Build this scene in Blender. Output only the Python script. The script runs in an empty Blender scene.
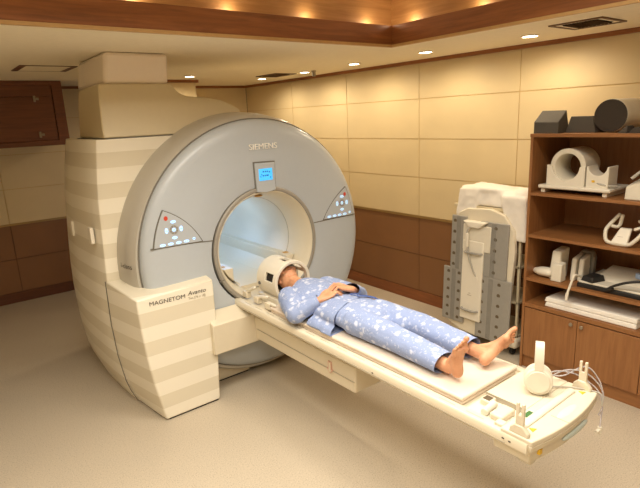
import bpy, bmesh, math, random
from mathutils import Vector, Matrix, noise
PI = math.pi
random.seed(4)
S = bpy.context.scene
COL = S.collection

# ------------------------------------------------------------------ camera
FPX = 514.3359
YAW, PIT, ROLL = math.radians(37.5237), math.radians(13.8984), math.radians(-2.71176)
fw = Vector((math.sin(YAW)*math.cos(PIT), math.cos(YAW)*math.cos(PIT), -math.sin(PIT)))
r0 = fw.cross(Vector((0, 0, 1))).normalized()
u0 = r0.cross(fw)
cr = r0*math.cos(ROLL) + u0*math.sin(ROLL)
cu = -r0*math.sin(ROLL) + u0*math.cos(ROLL)
cam = bpy.data.cameras.new('camera')
cam.sensor_width = 36
cam.lens = FPX/640*36
camo = bpy.data.objects.new('camera', cam)
COL.objects.link(camo)
camo.matrix_world = Matrix(((cr.x, cu.x, -fw.x, 0), (cr.y, cu.y, -fw.y, 0), (cr.z, cu.z, -fw.z, 2.0), (0, 0, 0, 1)))
S.camera = camo

# ------------------------------------------------------------------ colour management, world, lights
S.view_settings.view_transform = 'Standard'
S.view_settings.look = 'None'
S.view_settings.gamma = 1
S.view_settings.use_curve_mapping = False
S.view_settings.exposure = -0.14
w = bpy.data.worlds.new('world')
S.world = w
w.use_nodes = True
w.node_tree.nodes['Background'].inputs[0].default_value = (1.0, 0.78, 0.5, 1)
w.node_tree.nodes['Background'].inputs[1].default_value = 0.05

def lamp(name, kind, loc, energy, color, rot=(0, 0, 0), **kw):
    l = bpy.data.lights.new(name, kind)
    l.energy = energy
    l.color = color
    for k, v in kw.items():
        setattr(l, k, v)
    o = bpy.data.objects.new(name, l)
    o.location = loc
    o.rotation_euler = rot
    COL.objects.link(o)
    return o
WARM = (1.0, 0.82, 0.57)
SOFT = (1.0, 0.93, 0.80)
# recessed lighting of the coffer (above the frame)
lamp('unseen_coffer_light', 'AREA', (1.0, 1.9, 2.84), 42, SOFT, shape='RECTANGLE', size=1.6, size_y=0.5, spread=2.5)
lamp('unseen_coffer_light', 'AREA', (2.2, 0.9, 2.84), 30, SOFT, shape='RECTANGLE', size=0.5, size_y=1.6, spread=2.5)
lamp('unseen_coffer_light', 'AREA', (0.3, 0.2, 2.84), 50, SOFT, shape='RECTANGLE', size=1.0, size_y=1.0, spread=2.5)
DOWN = [(3.576, 5.674), (3.60, 4.82), (3.573, 3.967), (3.56, 3.05), (3.60, 2.128), (2.514, 5.45)]
lamp('unseen_coffer_light', 'AREA', (-0.7, 1.9, 2.84), 20, SOFT, shape='RECTANGLE', size=1.0, size_y=0.6, spread=2.5)  # added unseen fill, brightens the floor left of the scanner
for x, y in DOWN:
    lamp('downlight_beam', 'SPOT', (x, y, 2.468), 23, WARM, spot_size=math.radians(174), spot_blend=0.6, shadow_soft_size=0.03)
for x in (-0.2, 0.5, 1.1, 1.7, 2.3, 2.88):
    lamp('cove_lamp', 'POINT', (x, 2.99, 2.655), 0.8, WARM, shadow_soft_size=0.03)
for y in (2.8, 2.2, 1.55, 0.9, 0.3, -0.3):
    lamp('cove_lamp', 'POINT', (3.09, y, 2.655), 0.8, WARM, shadow_soft_size=0.03)
# the scanner's own tunnel lighting
lamp('tunnel_light', 'POINT', (2.03, 4.05, 1.10), 3.6, (0.34, 0.58, 1.0), shadow_soft_size=0.15)
lamp('tunnel_light', 'POINT', (2.03, 4.6, 1.10), 3.6, (0.34, 0.58, 1.0), shadow_soft_size=0.15)

# ------------------------------------------------------------------ materials
def lin(c):
    return tuple(((v/255)/12.92 if v/255 <= 0.04045 else ((v/255+0.055)/1.055)**2.4) for v in c)

class NT:
    def __init__(s, name):
        s.m = bpy.data.materials.new(name)
        s.m.use_nodes = True
        s.t = s.m.node_tree
        s.b = s.t.nodes['Principled BSDF']
    def n(s, kind, **kw):
        x = s.t.nodes.new('ShaderNode'+kind)
        for k, v in kw.items():
            setattr(x, k, v)
        return x
    def l(s, a, b):
        s.t.links.new(a, b)
    def bump(s, h, strength, dist=0.01):
        b = s.n('Bump')
        b.inputs['Strength'].default_value = strength
        b.inputs['Distance'].default_value = dist
        s.l(h, b.inputs['Height'])
        s.l(b.outputs[0], s.b.inputs['Normal'])

def ramp(nt, fac, stops, interp='LINEAR'):
    r = nt.n('ValToRGB')
    r.color_ramp.interpolation = interp
    e = r.color_ramp.elements
    while len(e) < len(stops):
        e.new(0.5)
    for i, (p, c) in enumerate(stops):
        e[i].position = p
        e[i].color = (*c, 1)
    nt.l(fac, r.inputs[0])
    return r.outputs[0]

def plain(name, rgb, rough=0.5, metal=0.0, var=0.04, scale=30.0, bump=0.0, spec=0.5):
    nt = NT(name)
    c = lin(rgb)
    tc = nt.n('TexCoord')
    no = nt.n('TexNoise')
    no.inputs['Scale'].default_value = scale
    no.inputs['Detail'].default_value = 4
    nt.l(tc.outputs['Object'], no.inputs['Vector'])
    o = ramp(nt, no.outputs['Fac'], [(0.3, tuple(v*(1-var) for v in c)), (0.7, tuple(min(1, v*(1+var)) for v in c))])
    nt.l(o, nt.b.inputs['Base Color'])
    nt.b.inputs['Roughness'].default_value = rough
    nt.b.inputs['Metallic'].default_value = metal
    nt.b.inputs['Specular IOR Level'].default_value = spec
    if bump:
        nt.bump(no.outputs['Fac'], bump, 0.002)
    return nt.m

def emit(name, rgb, strength):
    nt = NT(name)
    nt.b.inputs['Base Color'].default_value = (*lin(rgb), 1)
    nt.b.inputs['Emission Color'].default_value = (*lin(rgb), 1)
    nt.b.inputs['Emission Strength'].default_value = strength
    return nt.m

def wood(name, dark, light, stretch, rough=0.4, scale=6.0):
    nt = NT(name)
    tc = nt.n('TexCoord')
    mp = nt.n('Mapping')
    mp.inputs['Scale'].default_value = stretch
    nt.l(tc.outputs['Object'], mp.inputs[0])
    a = nt.n('TexNoise')
    a.inputs['Scale'].default_value = scale
    a.inputs['Detail'].default_value = 8
    a.inputs['Roughness'].default_value = 0.65
    a.inputs['Distortion'].default_value = 0.6
    nt.l(mp.outputs[0], a.inputs['Vector'])
    o = ramp(nt, a.outputs['Fac'], [(0.3, lin(dark)), (0.72, lin(light))])
    nt.l(o, nt.b.inputs['Base Color'])
    nt.b.inputs['Roughness'].default_value = rough
    return nt.m

def striped():
    nt = NT('striped_cream_cover')
    g = nt.n('NewGeometry')
    sp = nt.n('SeparateXYZ')
    nt.l(g.outputs['Position'], sp.inputs[0])
    def mth(op, a, b):
        m = nt.n('Math', operation=op)
        nt.l(a, m.inputs[0])
        m.inputs[1].default_value = b
        return m.outputs[0]
    f = mth('FRACT', mth('DIVIDE', mth('SUBTRACT', sp.outputs['Z'], 0.1), 0.204), 0)
    below = mth('LESS_THAN', f, 0.5)
    zc = mth('LESS_THAN', sp.outputs['Z'], 1.86)
    m2 = nt.n('Math', operation='MULTIPLY')
    nt.l(below, m2.inputs[0]); nt.l(zc, m2.inputs[1])
    o = ramp(nt, m2.outputs[0], [(0.0, lin((238, 231, 214))), (1.0, lin((222, 213, 192)))])
    nt.l(o, nt.b.inputs['Base Color'])
    nt.b.inputs['Roughness'].default_value = 0.35
    return nt.m

def floor_mat():
    nt = NT('speckled_vinyl')
    tc = nt.n('TexCoord')
    a = nt.n('TexNoise'); a.inputs['Scale'].default_value = 140; a.inputs['Detail'].default_value = 3
    b = nt.n('TexNoise'); b.inputs['Scale'].default_value = 1.3; b.inputs['Detail'].default_value = 3
    nt.l(tc.outputs['Object'], a.inputs['Vector']); nt.l(tc.outputs['Object'], b.inputs['Vector'])
    o = ramp(nt, a.outputs['Fac'], [(0.33, lin((158, 146, 128))), (0.42, lin((190, 177, 157))), (0.62, lin((197, 184, 164))), (0.75, lin((214, 202, 182)))])
    mx = nt.n('MixRGB', blend_type='MULTIPLY'); mx.inputs[0].default_value = 0.25
    o2 = ramp(nt, b.outputs['Fac'], [(0.3, (0.8, 0.8, 0.8)), (0.7, (1, 1, 1))])
    nt.l(o, mx.inputs[1]); nt.l(o2, mx.inputs[2])
    nt.l(mx.outputs[0], nt.b.inputs['Base Color'])
    nt.b.inputs['Roughness'].default_value = 0.42
    nt.b.inputs['Specular IOR Level'].default_value = 0.35
    return nt.m

def pajama():
    nt = NT('blue_floral_cotton')
    tc = nt.n('TexCoord')
    ns = nt.n('TexNoise'); ns.inputs['Scale'].default_value = 38; ns.inputs['Detail'].default_value = 2
    nt.l(tc.outputs['Object'], ns.inputs['Vector'])
    mixv = nt.n('MixRGB'); mixv.inputs[0].default_value = 0.045
    nt.l(tc.outputs['Object'], mixv.inputs[1]); nt.l(ns.outputs['Color'], mixv.inputs[2])
    v = nt.n('TexVoronoi'); v.inputs['Scale'].default_value = 21; v.inputs['Randomness'].default_value = 0.85
    nt.l(mixv.outputs[0], v.inputs['Vector'])
    big = ramp(nt, v.outputs['Distance'], [(0.22, (1, 1, 1)), (0.38, (0, 0, 0))])
    v2 = nt.n('TexVoronoi'); v2.inputs['Scale'].default_value = 48
    nt.l(mixv.outputs[0], v2.inputs['Vector'])
    small = ramp(nt, v2.outputs['Distance'], [(0.17, (0.6, 0.6, 0.6)), (0.26, (0, 0, 0))])
    mxx = nt.n('MixRGB', blend_type='LIGHTEN'); mxx.inputs[0].default_value = 1
    nt.l(big, mxx.inputs[1]); nt.l(small, mxx.inputs[2])
    ck = nt.n('TexWave'); ck.bands_direction = 'Y'; ck.inputs['Scale'].default_value = 120
    nt.l(tc.outputs['Object'], ck.inputs['Vector'])
    base = ramp(nt, ck.outputs['Fac'], [(0.0, lin((138, 154, 194))), (1.0, lin((154, 168, 205)))])
    fin = nt.n('MixRGB')
    sc = nt.n('Math', operation='MULTIPLY'); sc.inputs[1].default_value = 0.6
    nt.l(mxx.outputs[0], sc.inputs[0])
    nt.l(sc.outputs[0], fin.inputs[0]); nt.l(base, fin.inputs[1])
    fin.inputs[2].default_value = (*lin((222, 226, 238)), 1)
    nt.l(fin.outputs[0], nt.b.inputs['Base Color'])
    nt.b.inputs['Roughness'].default_value = 0.9
    nt.b.inputs['Specular IOR Level'].default_value = 0.1
    n3 = nt.n('TexNoise'); n3.inputs['Scale'].default_value = 20; n3.inputs['Detail'].default_value = 3
    nt.l(tc.outputs['Object'], n3.inputs['Vector'])
    nt.bump(n3.outputs['Fac'], 0.5, 0.012)
    return nt.m

def skin_mat():
    nt = NT('skin')
    tc = nt.n('TexCoord')
    a = nt.n('TexNoise'); a.inputs['Scale'].default_value = 16; a.inputs['Detail'].default_value = 4
    nt.l(tc.outputs['Object'], a.inputs['Vector'])
    o = ramp(nt, a.outputs['Fac'], [(0.3, lin((198, 138, 102))), (0.7, lin((222, 166, 128)))])
    nt.l(o, nt.b.inputs['Base Color'])
    nt.b.inputs['Roughness'].default_value = 0.5
    nt.b.inputs['Subsurface Weight'].default_value = 0.12
    nt.b.inputs['Subsurface Radius'].default_value = (0.012, 0.005, 0.003)
    nt.b.inputs['Subsurface Scale'].default_value = 1.0
    return nt.m

def clear_mat():
    nt = NT('clear_plastic')
    nt.b.inputs['Base Color'].default_value = (0.85, 0.82, 0.86, 1)
    nt.b.inputs['Roughness'].default_value = 0.15
    nt.b.inputs['Transmission Weight'].default_value = 0.7
    return nt.m

M = dict(
    floor=floor_mat(),
    ceil=plain('ceiling_paint', (244, 232, 206), 0.8, var=0.02),
    coffer=plain('coffer_paint', (240, 228, 205), 0.8, var=0.02),
    panel=plain('cream_wall_panel', (217, 198, 158), 0.5, var=0.03, scale=3),
    brown=plain('brown_wall_panel', (132, 92, 58), 0.55, var=0.05, scale=3),
    groove=plain('wall_groove', (206, 180, 130), 0.8),
    groove_b=plain('wall_groove_brown', (104, 70, 44), 0.8),
    brass=plain('brass_rail', (176, 146, 96), 0.35, 0.6),
    fascia=wood('fascia_wood_x', (120, 72, 40), (164, 104, 60), (0.35, 4, 5), 0.42),
    fascia_y=wood('fascia_wood_y', (120, 72, 40), (164, 104, 60), (4, 0.35, 5), 0.42),
    fascia_l=wood('pale_wood_x', (168, 120, 70), (196, 150, 94), (0.35, 4, 5), 0.5),
    fascia_ly=wood('pale_wood_y', (168, 120, 70), (196, 150, 94), (4, 0.35, 5), 0.5),
    strip=plain('pale_edge_strip', (196, 158, 104), 0.5),
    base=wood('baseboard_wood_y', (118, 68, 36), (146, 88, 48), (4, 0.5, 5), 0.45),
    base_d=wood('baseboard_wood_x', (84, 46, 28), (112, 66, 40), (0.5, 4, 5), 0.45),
    darkwood=wood('dark_cabinet_wood', (92, 52, 32), (124, 74, 46), (0.4, 4, 7), 0.45),
    cab=wood('cabinet_wood', (134, 88, 50), (160, 110, 66), (7, 7, 0.45), 0.45),
    cab_in=wood('cabinet_wood_shelf', (132, 86, 48), (156, 106, 62), (7, 0.5, 6), 0.45),
    cream=plain('cream_plastic', (222, 211, 188), 0.35, var=0.01),
    cream2=plain('cream_cover_paint', (214, 200, 168), 0.42, var=0.01),
    white=plain('white_plastic', (228, 220, 203), 0.35, var=0.01),
    gloss=plain('glossy_white_cover', (246, 234, 222), 0.10, var=0.01),
    disc=plain('grey_scanner_face', (182, 188, 194), 0.32, var=0.01),
    band=plain('warm_grey_band', (184, 178, 166), 0.3, var=0.01),
    ring=plain('grey_ring', (150, 144, 134), 0.4, var=0.01),
    seam=plain('dark_seam', (112, 108, 100), 0.6),
    shadowgap=plain('black_shadow', (30, 26, 22), 0.8),
    stripe=striped(),
    panelgrey=plain('panel_grey', (180, 186, 192), 0.3, var=0.01),
    screen=emit('blue_screen', (70, 180, 250), 0.75),
    inkscreen=emit('screen_ink', (30, 90, 150), 0.4),
    glow=emit('button_glow', (176, 214, 255), 1.0),
    red=plain('red_button', (206, 70, 48), 0.4),
    letter=plain('silver_lettering', (252, 248, 240), 0.35, 0.0),
    ink=plain('dark_lettering', (88, 82, 74), 0.5),
    ink_l=plain('pale_lettering', (176, 166, 146), 0.5),
    sheet=plain('mattress_vinyl', (230, 214, 196), 0.45, var=0.02, scale=8),
    cloth=pajama(),
    tie=plain('blue_tie', (70, 92, 150), 0.8),
    skin=skin_mat(),
    hair=plain('black_hair', (34, 24, 20), 0.6, var=0.3, scale=200),
    lip=plain('lips', (170, 92, 76), 0.5),
    eye=plain('eyelid_line', (60, 36, 28), 0.6),
    foam=plain('charcoal_foam', (80, 75, 68), 0.9, var=0.12, scale=300, bump=0.3),
    foam_d=plain('dark_foam', (58, 50, 42), 0.9, var=0.12, scale=300, bump=0.3),
    offwhite=plain('aged_white_plastic', (222, 214, 196), 0.4, var=0.02),
    greycoil=plain('grey_coil_panel', (150, 146, 138), 0.45, var=0.03),
    greyrib=plain('grey_coil_rib', (128, 124, 116), 0.45, var=0.03),
    hole=plain('hole_dark', (96, 82, 62), 0.8),
    cable=plain('grey_cable', (178, 172, 160), 0.4),
    black=plain('black_rubber', (30, 28, 26), 0.5),
    dark=plain('dark_opening', (26, 20, 16), 0.7),
    clear=clear_mat(),
    metal=plain('brushed_metal', (170, 160, 145), 0.35, 0.8),
    yellow=plain('yellow_label', (222, 178, 40), 0.5),
    green=plain('green_board', (60, 110, 56), 0.5),
    blueish=plain('pale_blue_recess', (196, 208, 204), 0.3),
    brownvent=plain('vent_brown', (98, 66, 40), 0.5),
    bulb=emit('downlight_lens', (255, 240, 212), 24),
    redmark=plain('faded_red_print', (212, 172, 152), 0.6),
    fleece=plain('white_fabric', (238, 232, 222), 0.85, var=0.03, scale=20, bump=0.3),
    orange=plain('amber_mark', (196, 150, 70), 0.5),
)

# ------------------------------------------------------------------ mesh helpers (world coordinates, shifted to the thing's origin)
def wloc(o):
    v = Vector((0, 0, 0))
    while o is not None:
        v = v + Vector(o.location)
        o = o.parent
    return v

def obj(name, bm, mat, parent=None, bevel=0, seg=2, smooth=True, loc=None, label=None, angle=40):
    me = bpy.data.meshes.new(name)
    bmesh.ops.recalc_face_normals(bm, faces=bm.faces[:])
    off = wloc(parent) + (Vector(loc) if loc else Vector((0, 0, 0)))
    bmesh.ops.translate(bm, verts=bm.verts[:], vec=-off)
    bm.to_mesh(me)
    bm.free()
    o = bpy.data.objects.new(name, me)
    COL.objects.link(o)
    for m in (mat if isinstance(mat, (list, tuple)) else [mat]):
        me.materials.append(m)
    if parent:
        o.parent = parent
    if loc:
        o.location = loc
    if smooth:
        for p in me.polygons:
            p.use_smooth = True
        me.set_sharp_from_angle(angle=math.radians(angle))
    if bevel:
        b = o.modifiers.new('bevel', 'BEVEL')
        b.width = bevel
        b.segments = seg
        b.limit_method = 'ANGLE'
        b.angle_limit = math.radians(35)
    if label:
        o['label'] = label
    return o

def thing(name, label, cat, loc, group=None):
    o = bpy.data.objects.new(name, None)
    o.empty_display_size = 0.1
    COL.objects.link(o)
    o.location = loc
    return tag(o, label, cat, group)

def tag(o, label, cat, group=None):
    o['label'] = label
    o['category'] = cat
    if group:
        o['group'] = group
    return o

def struct(name, bm, mat, parent=None, **kw):
    o = obj(name, bm, mat, parent, **kw)
    o['kind'] = 'structure'
    return o

def NB():
    return bmesh.new()

def box(bm, a, b, mi=0):
    x0, y0, z0 = a; x1, y1, z1 = b
    vs = [bm.verts.new(p) for p in ((x0, y0, z0), (x1, y0, z0), (x1, y1, z0), (x0, y1, z0), (x0, y0, z1), (x1, y0, z1), (x1, y1, z1), (x0, y1, z1))]
    for f in ((0, 3, 2, 1), (4, 5, 6, 7), (0, 1, 5, 4), (1, 2, 6, 5), (2, 3, 7, 6), (3, 0, 4, 7)):
        bm.faces.new([vs[i] for i in f]).material_index = mi
    return bm

def bx(a, b):
    return box(NB(), a, b)

def hexa(bm, pts, mi=0):
    vs = [bm.verts.new(p) for p in pts]
    for f in ((0, 3, 2, 1), (4, 5, 6, 7), (0, 1, 5, 4), (1, 2, 6, 5), (2, 3, 7, 6), (3, 0, 4, 7)):
        bm.faces.new([vs[i] for i in f]).material_index = mi
    return bm

def prism(bm, poly, axis, a, b, mi=0):
    """poly of (u,v); axis 0: (y,z), 1: (x,z), 2: (x,y)"""
    def P(u, v, w):
        return {0: (w, u, v), 1: (u, w, v), 2: (u, v, w)}[axis]
    A = [bm.verts.new(P(u, v, a)) for u, v in poly]
    B = [bm.verts.new(P(u, v, b)) for u, v in poly]
    n = len(poly)
    bm.faces.new(A).material_index = mi
    bm.faces.new(B[::-1]).material_index = mi
    for i in range(n):
        bm.faces.new((A[i], A[(i+1) % n], B[(i+1) % n], B[i])).material_index = mi
    return bm

def rings(bm, rs, closed=True, cap0=True, cap1=True, mi=0):
    V = [[bm.verts.new(p) for p in r] for r in rs]
    n = len(V[0])
    for a, b in zip(V, V[1:]):
        for i in range(n if closed else n-1):
            bm.faces.new((a[i], a[(i+1) % n], b[(i+1) % n], b[i])).material_index = mi
    if cap0: bm.faces.new(V[0][::-1]).material_index = mi
    if cap1: bm.faces.new(V[-1]).material_index = mi
    return bm

def lathe_y(bm, prof, cx, cz, n=72, mi=0, a0=0, a1=2*PI, closed_prof=False):
    """prof (r, y) around an axis parallel to Y"""
    full = abs(a1-a0-2*PI) < 1e-6
    cnt = n if full else n+1
    V = []
    for r, y in prof:
        V.append([bm.verts.new((cx+r*math.cos(a0+(a1-a0)*i/n), y, cz+r*math.sin(a0+(a1-a0)*i/n))) for i in range(cnt)])
    pr = list(zip(V, V[1:]))
    if closed_prof: pr.append((V[-1], V[0]))
    for A, B in pr:
        for i in range(n):
            j = (i+1) % cnt
            bm.faces.new((A[i], A[j], B[j], B[i])).material_index = mi
    if closed_prof and not full:
        bm.faces.new([v[0] for v in V]); bm.faces.new([v[-1] for v in V][::-1])
    return bm

def frames(pts):
    pts = [Vector(p) for p in pts]
    out = []
    up = Vector((0, 0, 1))
    for i, p in enumerate(pts):
        t = (pts[min(i+1, len(pts)-1)] - pts[max(i-1, 0)]).normalized()
        u = up - t*up.dot(t)
        if u.length < 0.05:
            u = Vector((1, 0, 0)) - t*t.x
        u.normalize()
        out.append((p, t, t.cross(u).normalized(), u))
        up = u
    return out

def tube(bm, pts, r, n=8, cap=True, mi=0, round_end=False):
    fr = frames(pts)
    R = r if isinstance(r, (list, tuple)) else [r]*len(pts)
    R = [(q, q) if not isinstance(q, (list, tuple)) else q for q in R]
    rs = []
    def ring(p, s, u, a, b):
        return [p + s*a*math.cos(2*PI*i/n) + u*b*math.sin(2*PI*i/n) for i in range(n)]
    if round_end:
        p, t, s, u = fr[0]; a, b = R[0]; m = min(a, b)
        for k in (0.12, 0.5, 0.87):
            h = math.sqrt(1-k*k)
            rs.append(ring(p - t*m*h, s, u, a*k, b*k))
    for (p, t, s, u), (a, b) in zip(fr, R):
        rs.append(ring(p, s, u, a, b))
    if round_end:
        p, t, s, u = fr[-1]; a, b = R[-1]; m = min(a, b)
        for k in (0.87, 0.5, 0.12):
            h = math.sqrt(1-k*k)
            rs.append(ring(p + t*m*h, s, u, a*k, b*k))
    return rings(bm, rs, True, cap, cap, mi)

def spline(ctrl, n=8):
    P = [Vector(c) for c in ctrl]
    P = [P[0]*2-P[1]] + P + [P[-1]*2-P[-2]]
    out = []
    for i in range(1, len(P)-2):
        for k in range(n):
            t = k/n
            a, b, c, d = P[i-1], P[i], P[i+1], P[i+2]
            out.append(0.5*((2*b)+(c-a)*t+(2*a-5*b+4*c-d)*t*t+(3*b-a-3*c+d)*t**3))
    out.append(P[-2])
    return out

def ball(bm, c, r, n=16, m=10, mi=0, rot=None):
    rx, ry, rz = r if isinstance(r, (list, tuple)) else (r, r, r)
    mat = rot or Matrix.Identity(3)
    c = Vector(c)
    rs = []
    for j in range(1, m):
        th = PI*j/m
        rs.append([c + mat @ Vector((rx*math.sin(th)*math.cos(2*PI*i/n), ry*math.sin(th)*math.sin(2*PI*i/n), rz*math.cos(th))) for i in range(n)])
    V = [[bm.verts.new(p) for p in q] for q in rs]
    for a, b in zip(V, V[1:]):
        for i in range(n):
            bm.faces.new((a[i], a[(i+1) % n], b[(i+1) % n], b[i])).material_index = mi
    t = bm.verts.new(c + mat @ Vector((0, 0, rz))); u = bm.verts.new(c + mat @ Vector((0, 0, -rz)))
    for i in range(n):
        bm.faces.new((t, V[0][(i+1) % n], V[0][i])).material_index = mi
        bm.faces.new((u, V[-1][i], V[-1][(i+1) % n])).material_index = mi
    return bm

def cyl(bm, a, b, r, n=24, mi=0):
    return tube(bm, [a, b], r, n, True, mi)

def text_mesh(body, size, extrude, mtx, name, mat, parent, spacing=1.0, shear=0.0, fit=None, bold=0.0):
    cu_ = bpy.data.curves.new(name, 'FONT')
    cu_.body = body; cu_.size = size; cu_.extrude = extrude; cu_.space_character = spacing; cu_.shear = shear; cu_.offset = bold
    o = bpy.data.objects.new(name, cu_)
    COL.objects.link(o)
    dg = bpy.context.evaluated_depsgraph_get()
    me = bpy.data.meshes.new_from_object(o.evaluated_get(dg))
    bpy.data.objects.remove(o)
    xs = [v.co.x for v in me.vertices]
    sx = fit/(max(xs)-min(xs)) if fit else 1
    off = wloc(parent)
    x0 = min(xs)
    for v in me.vertices:
        v.co = mtx @ Vector(((v.co.x-x0)*sx, v.co.y, v.co.z)) - off
    me.name = name
    q = bpy.data.objects.new(name, me)
    me.materials.append(mat)
    COL.objects.link(q)
    q.parent = parent
    return q

def remesh(bm, voxel, smooth_it=4, name='m'):
    me = bpy.data.meshes.new(name)
    bmesh.ops.recalc_face_normals(bm, faces=bm.faces[:])
    bm.to_mesh(me); bm.free()
    o = bpy.data.objects.new(name, me)
    COL.objects.link(o)
    r = o.modifiers.new('r', 'REMESH'); r.mode = 'VOXEL'; r.voxel_size = voxel
    s = o.modifiers.new('s', 'SMOOTH'); s.factor = 0.5; s.iterations = smooth_it
    dg = bpy.context.evaluated_depsgraph_get()
    m2 = bpy.data.meshes.new_from_object(o.evaluated_get(dg))
    bpy.data.objects.remove(o)
    b2 = NB(); b2.from_mesh(m2)
    return b2

def copy_tree(o, parent=None):
    c = o.copy()
    COL.objects.link(c)
    c.parent = parent
    for ch in [q for q in o.children]:
        copy_tree(ch, c)
    return c

# ================================================================== THE ROOM
WX, WY, CZ = 4.055, 6.90, 2.49
X0, Y0 = -1.7, -1.7
struct('floor', bx((X0-0.1, Y0-0.1, -0.1), (WX+0.1, WY+0.1, 0)), M['floor'], smooth=False)
# ceiling: lower ring round the raised coffer
bm = NB()
CX, CY = 3.02, 2.92
for a, b in (((CX+0.18, Y0, CZ), (WX+0.1, WY+0.1, CZ+0.02)), ((X0, CY+0.18, CZ), (CX+0.18, WY+0.1, CZ+0.02)),
             ((CX, Y0, CZ), (CX+0.18, CY+0.18, CZ+0.02)), ((X0, CY, CZ), (CX, CY+0.18, CZ+0.02))):
    box(bm, a, b)
box(bm, (X0-0.1, Y0-0.1, 2.88), (CX+0.3, CY+0.3, 2.96), 1)
struct('ceiling', bm, [M['ceil'], M['coffer']], smooth=False)
# fascia boards of the coffer, with the ledge for the cove lamps behind them
struct('trim_1', bx((X0, CY-0.012, CZ+0.012), (CX, CY+0.018, 2.637)), M['fascia'], bevel=0.002)
struct('trim_2', bx((CX-0.012, Y0, CZ+0.012), (CX+0.018, CY-0.012, 2.637)), M['fascia_y'], bevel=0.002)
struct('trim_3', bx((X0, CY-0.016, CZ-0.006), (CX-0.016, CY+0.01, CZ+0.012)), M['strip'])
struct('trim_4', bx((CX-0.016, Y0, CZ-0.006), (CX+0.01, CY+0.01, CZ+0.012)), M['strip'])
struct('trim_5', bx((X0, CY+0.12, CZ+0.02), (CX+0.12, CY+0.15, 2.88)), M['fascia_l'])
struct('trim_6', bx((CX+0.12, Y0, CZ+0.02), (CX+0.15, CY+0.15, 2.88)), M['fascia_ly'])

ZU = [0.945, 1.345, 1.735, 2.125, 2.462]
ZL = [0.122, 0.523, 0.925]
def panels(axis, plane, sgn, js, us=4):
    """wall backing plus bevelled panels standing 8 mm proud of it"""
    bm = NB()
    g = 0.004
    def B(u0, u1, z0, z1, d0, d1, mi):
        if axis == 0: box(bm, (min(plane+sgn*d0, plane+sgn*d1), u0, z0), (max(plane+sgn*d0, plane+sgn*d1), u1, z1), mi)
        else: box(bm, (u0, min(plane+sgn*d0, plane+sgn*d1), z0), (u1, max(plane+sgn*d0, plane+sgn*d1), z1), mi)
    B(js[0], js[-1], 0, 0.935, 0.006, 0.1, 3)
    B(js[0], js[-1], 0.935, 2.9 if False else CZ, 0.006, 0.1, 2)
    for u0, u1 in zip(js, js[1:]):
        for z0, z1 in zip(ZU, ZU[1:]): B(u0+g, u1-g, z0+g, z1-g, 0, 0.0065, 0)
        for z0, z1 in zip(ZL, ZL[1:]): B(u0+g, u1-g, z0+g, z1-g, 0, 0.0065, 1)
    return bm
mats = [M['panel'], M['brown'], M['groove'], M['groove_b']]
js = [Y0, -0.805, 0.285, 1.375, 2.465, 3.555, 4.645, 5.735, WY]
struct('wall_right', panels(0, WX, 1, js), mats, smooth=False)
js = [X0, -0.35, 0.75, 1.85, 2.95, WX]
struct('wall_back', panels(1, WY, 1, js), mats, smooth=False)
struct('wall_left', bx((X0-0.1, Y0, 0), (X0, WY, 2.9)), M['panel'])
struct('wall_front', bx((X0, Y0-0.1, 0), (WX, Y0, 2.9)), M['panel'])
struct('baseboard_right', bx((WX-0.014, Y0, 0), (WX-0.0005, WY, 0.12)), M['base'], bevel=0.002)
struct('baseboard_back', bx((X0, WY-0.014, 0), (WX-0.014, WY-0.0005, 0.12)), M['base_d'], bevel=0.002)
struct('trim_7', bx((WX-0.012, Y0, 0.925), (WX-0.0005, WY, 0.945)), M['brass'])
struct('trim_8', bx((X0, WY-0.012, 0.925), (WX-0.012, WY-0.0005, 0.945)), M['brass'])
struct('trim_9', bx((WX-0.03, Y0, 2.458), (WX-0.0005, WY, CZ)), M['fascia_y'])
struct('trim_10', bx((X0, WY-0.03, 2.458), (WX-0.03, WY-0.0005, CZ)), M['fascia'])
# pale pillar standing out of the back wall behind the scanner
struct('wall_pillar', bx((2.3, 5.93, 0), (2.80, WY, 2.458)), M['panel'])
struct('trim_11', bx((2.27, 5.90, 2.458), (2.83, WY, CZ)), M['fascia'])

# ------------------------------------------------------------------ ceiling fixtures
first = None
dl_labels = ['lit round ceiling downlight nearest the far room corner, beside the dark vent',
             'lit round recessed ceiling downlight next to the small grey ceiling sensor',
             'lit round recessed ceiling downlight along the cream wall, left of the coffer corner',
             'lit round recessed ceiling downlight just right of the coffer corner',
             'lit round ceiling downlight nearest the viewer, beside the square air vent',
             'lit round recessed ceiling downlight in front of the pale pillar behind the scanner']
def downlight(x, y):
    t = thing('ceiling_downlight', 'lit round recessed ceiling downlight', 'ceiling light', (x, y, CZ), 'recessed ceiling downlights')
    bm = NB()
    n = 32
    prof = [(0.062, 0), (0.062, -0.007), (0.055, -0.010), (0.0505, -0.002), (0.0505, 0)]
    V = [[bm.verts.new((x+r*math.cos(2*PI*i/n), y+r*math.sin(2*PI*i/n), CZ+z)) for i in range(n)] for r, z in prof]
    for A, B in list(zip(V, V[1:]))+[(V[-1], V[0])]:
        for i in range(n):
            bm.faces.new((A[i], A[(i+1) % n], B[(i+1) % n], B[i]))
    obj('trim_ring', bm, M['white'], t)
    bm = NB(); cyl(bm, (x, y, CZ-0.006), (x, y, CZ-0.001), 0.050, 32)
    obj('lamp_lens', bm, M['bulb'], t)
    return t
d0 = downlight(*DOWN[0])
for i, (x, y) in enumerate(DOWN):
    d = d0 if i == 0 else copy_tree(d0)
    d.location = (x, y, CZ)
    d['label'] = dl_labels[i]

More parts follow.
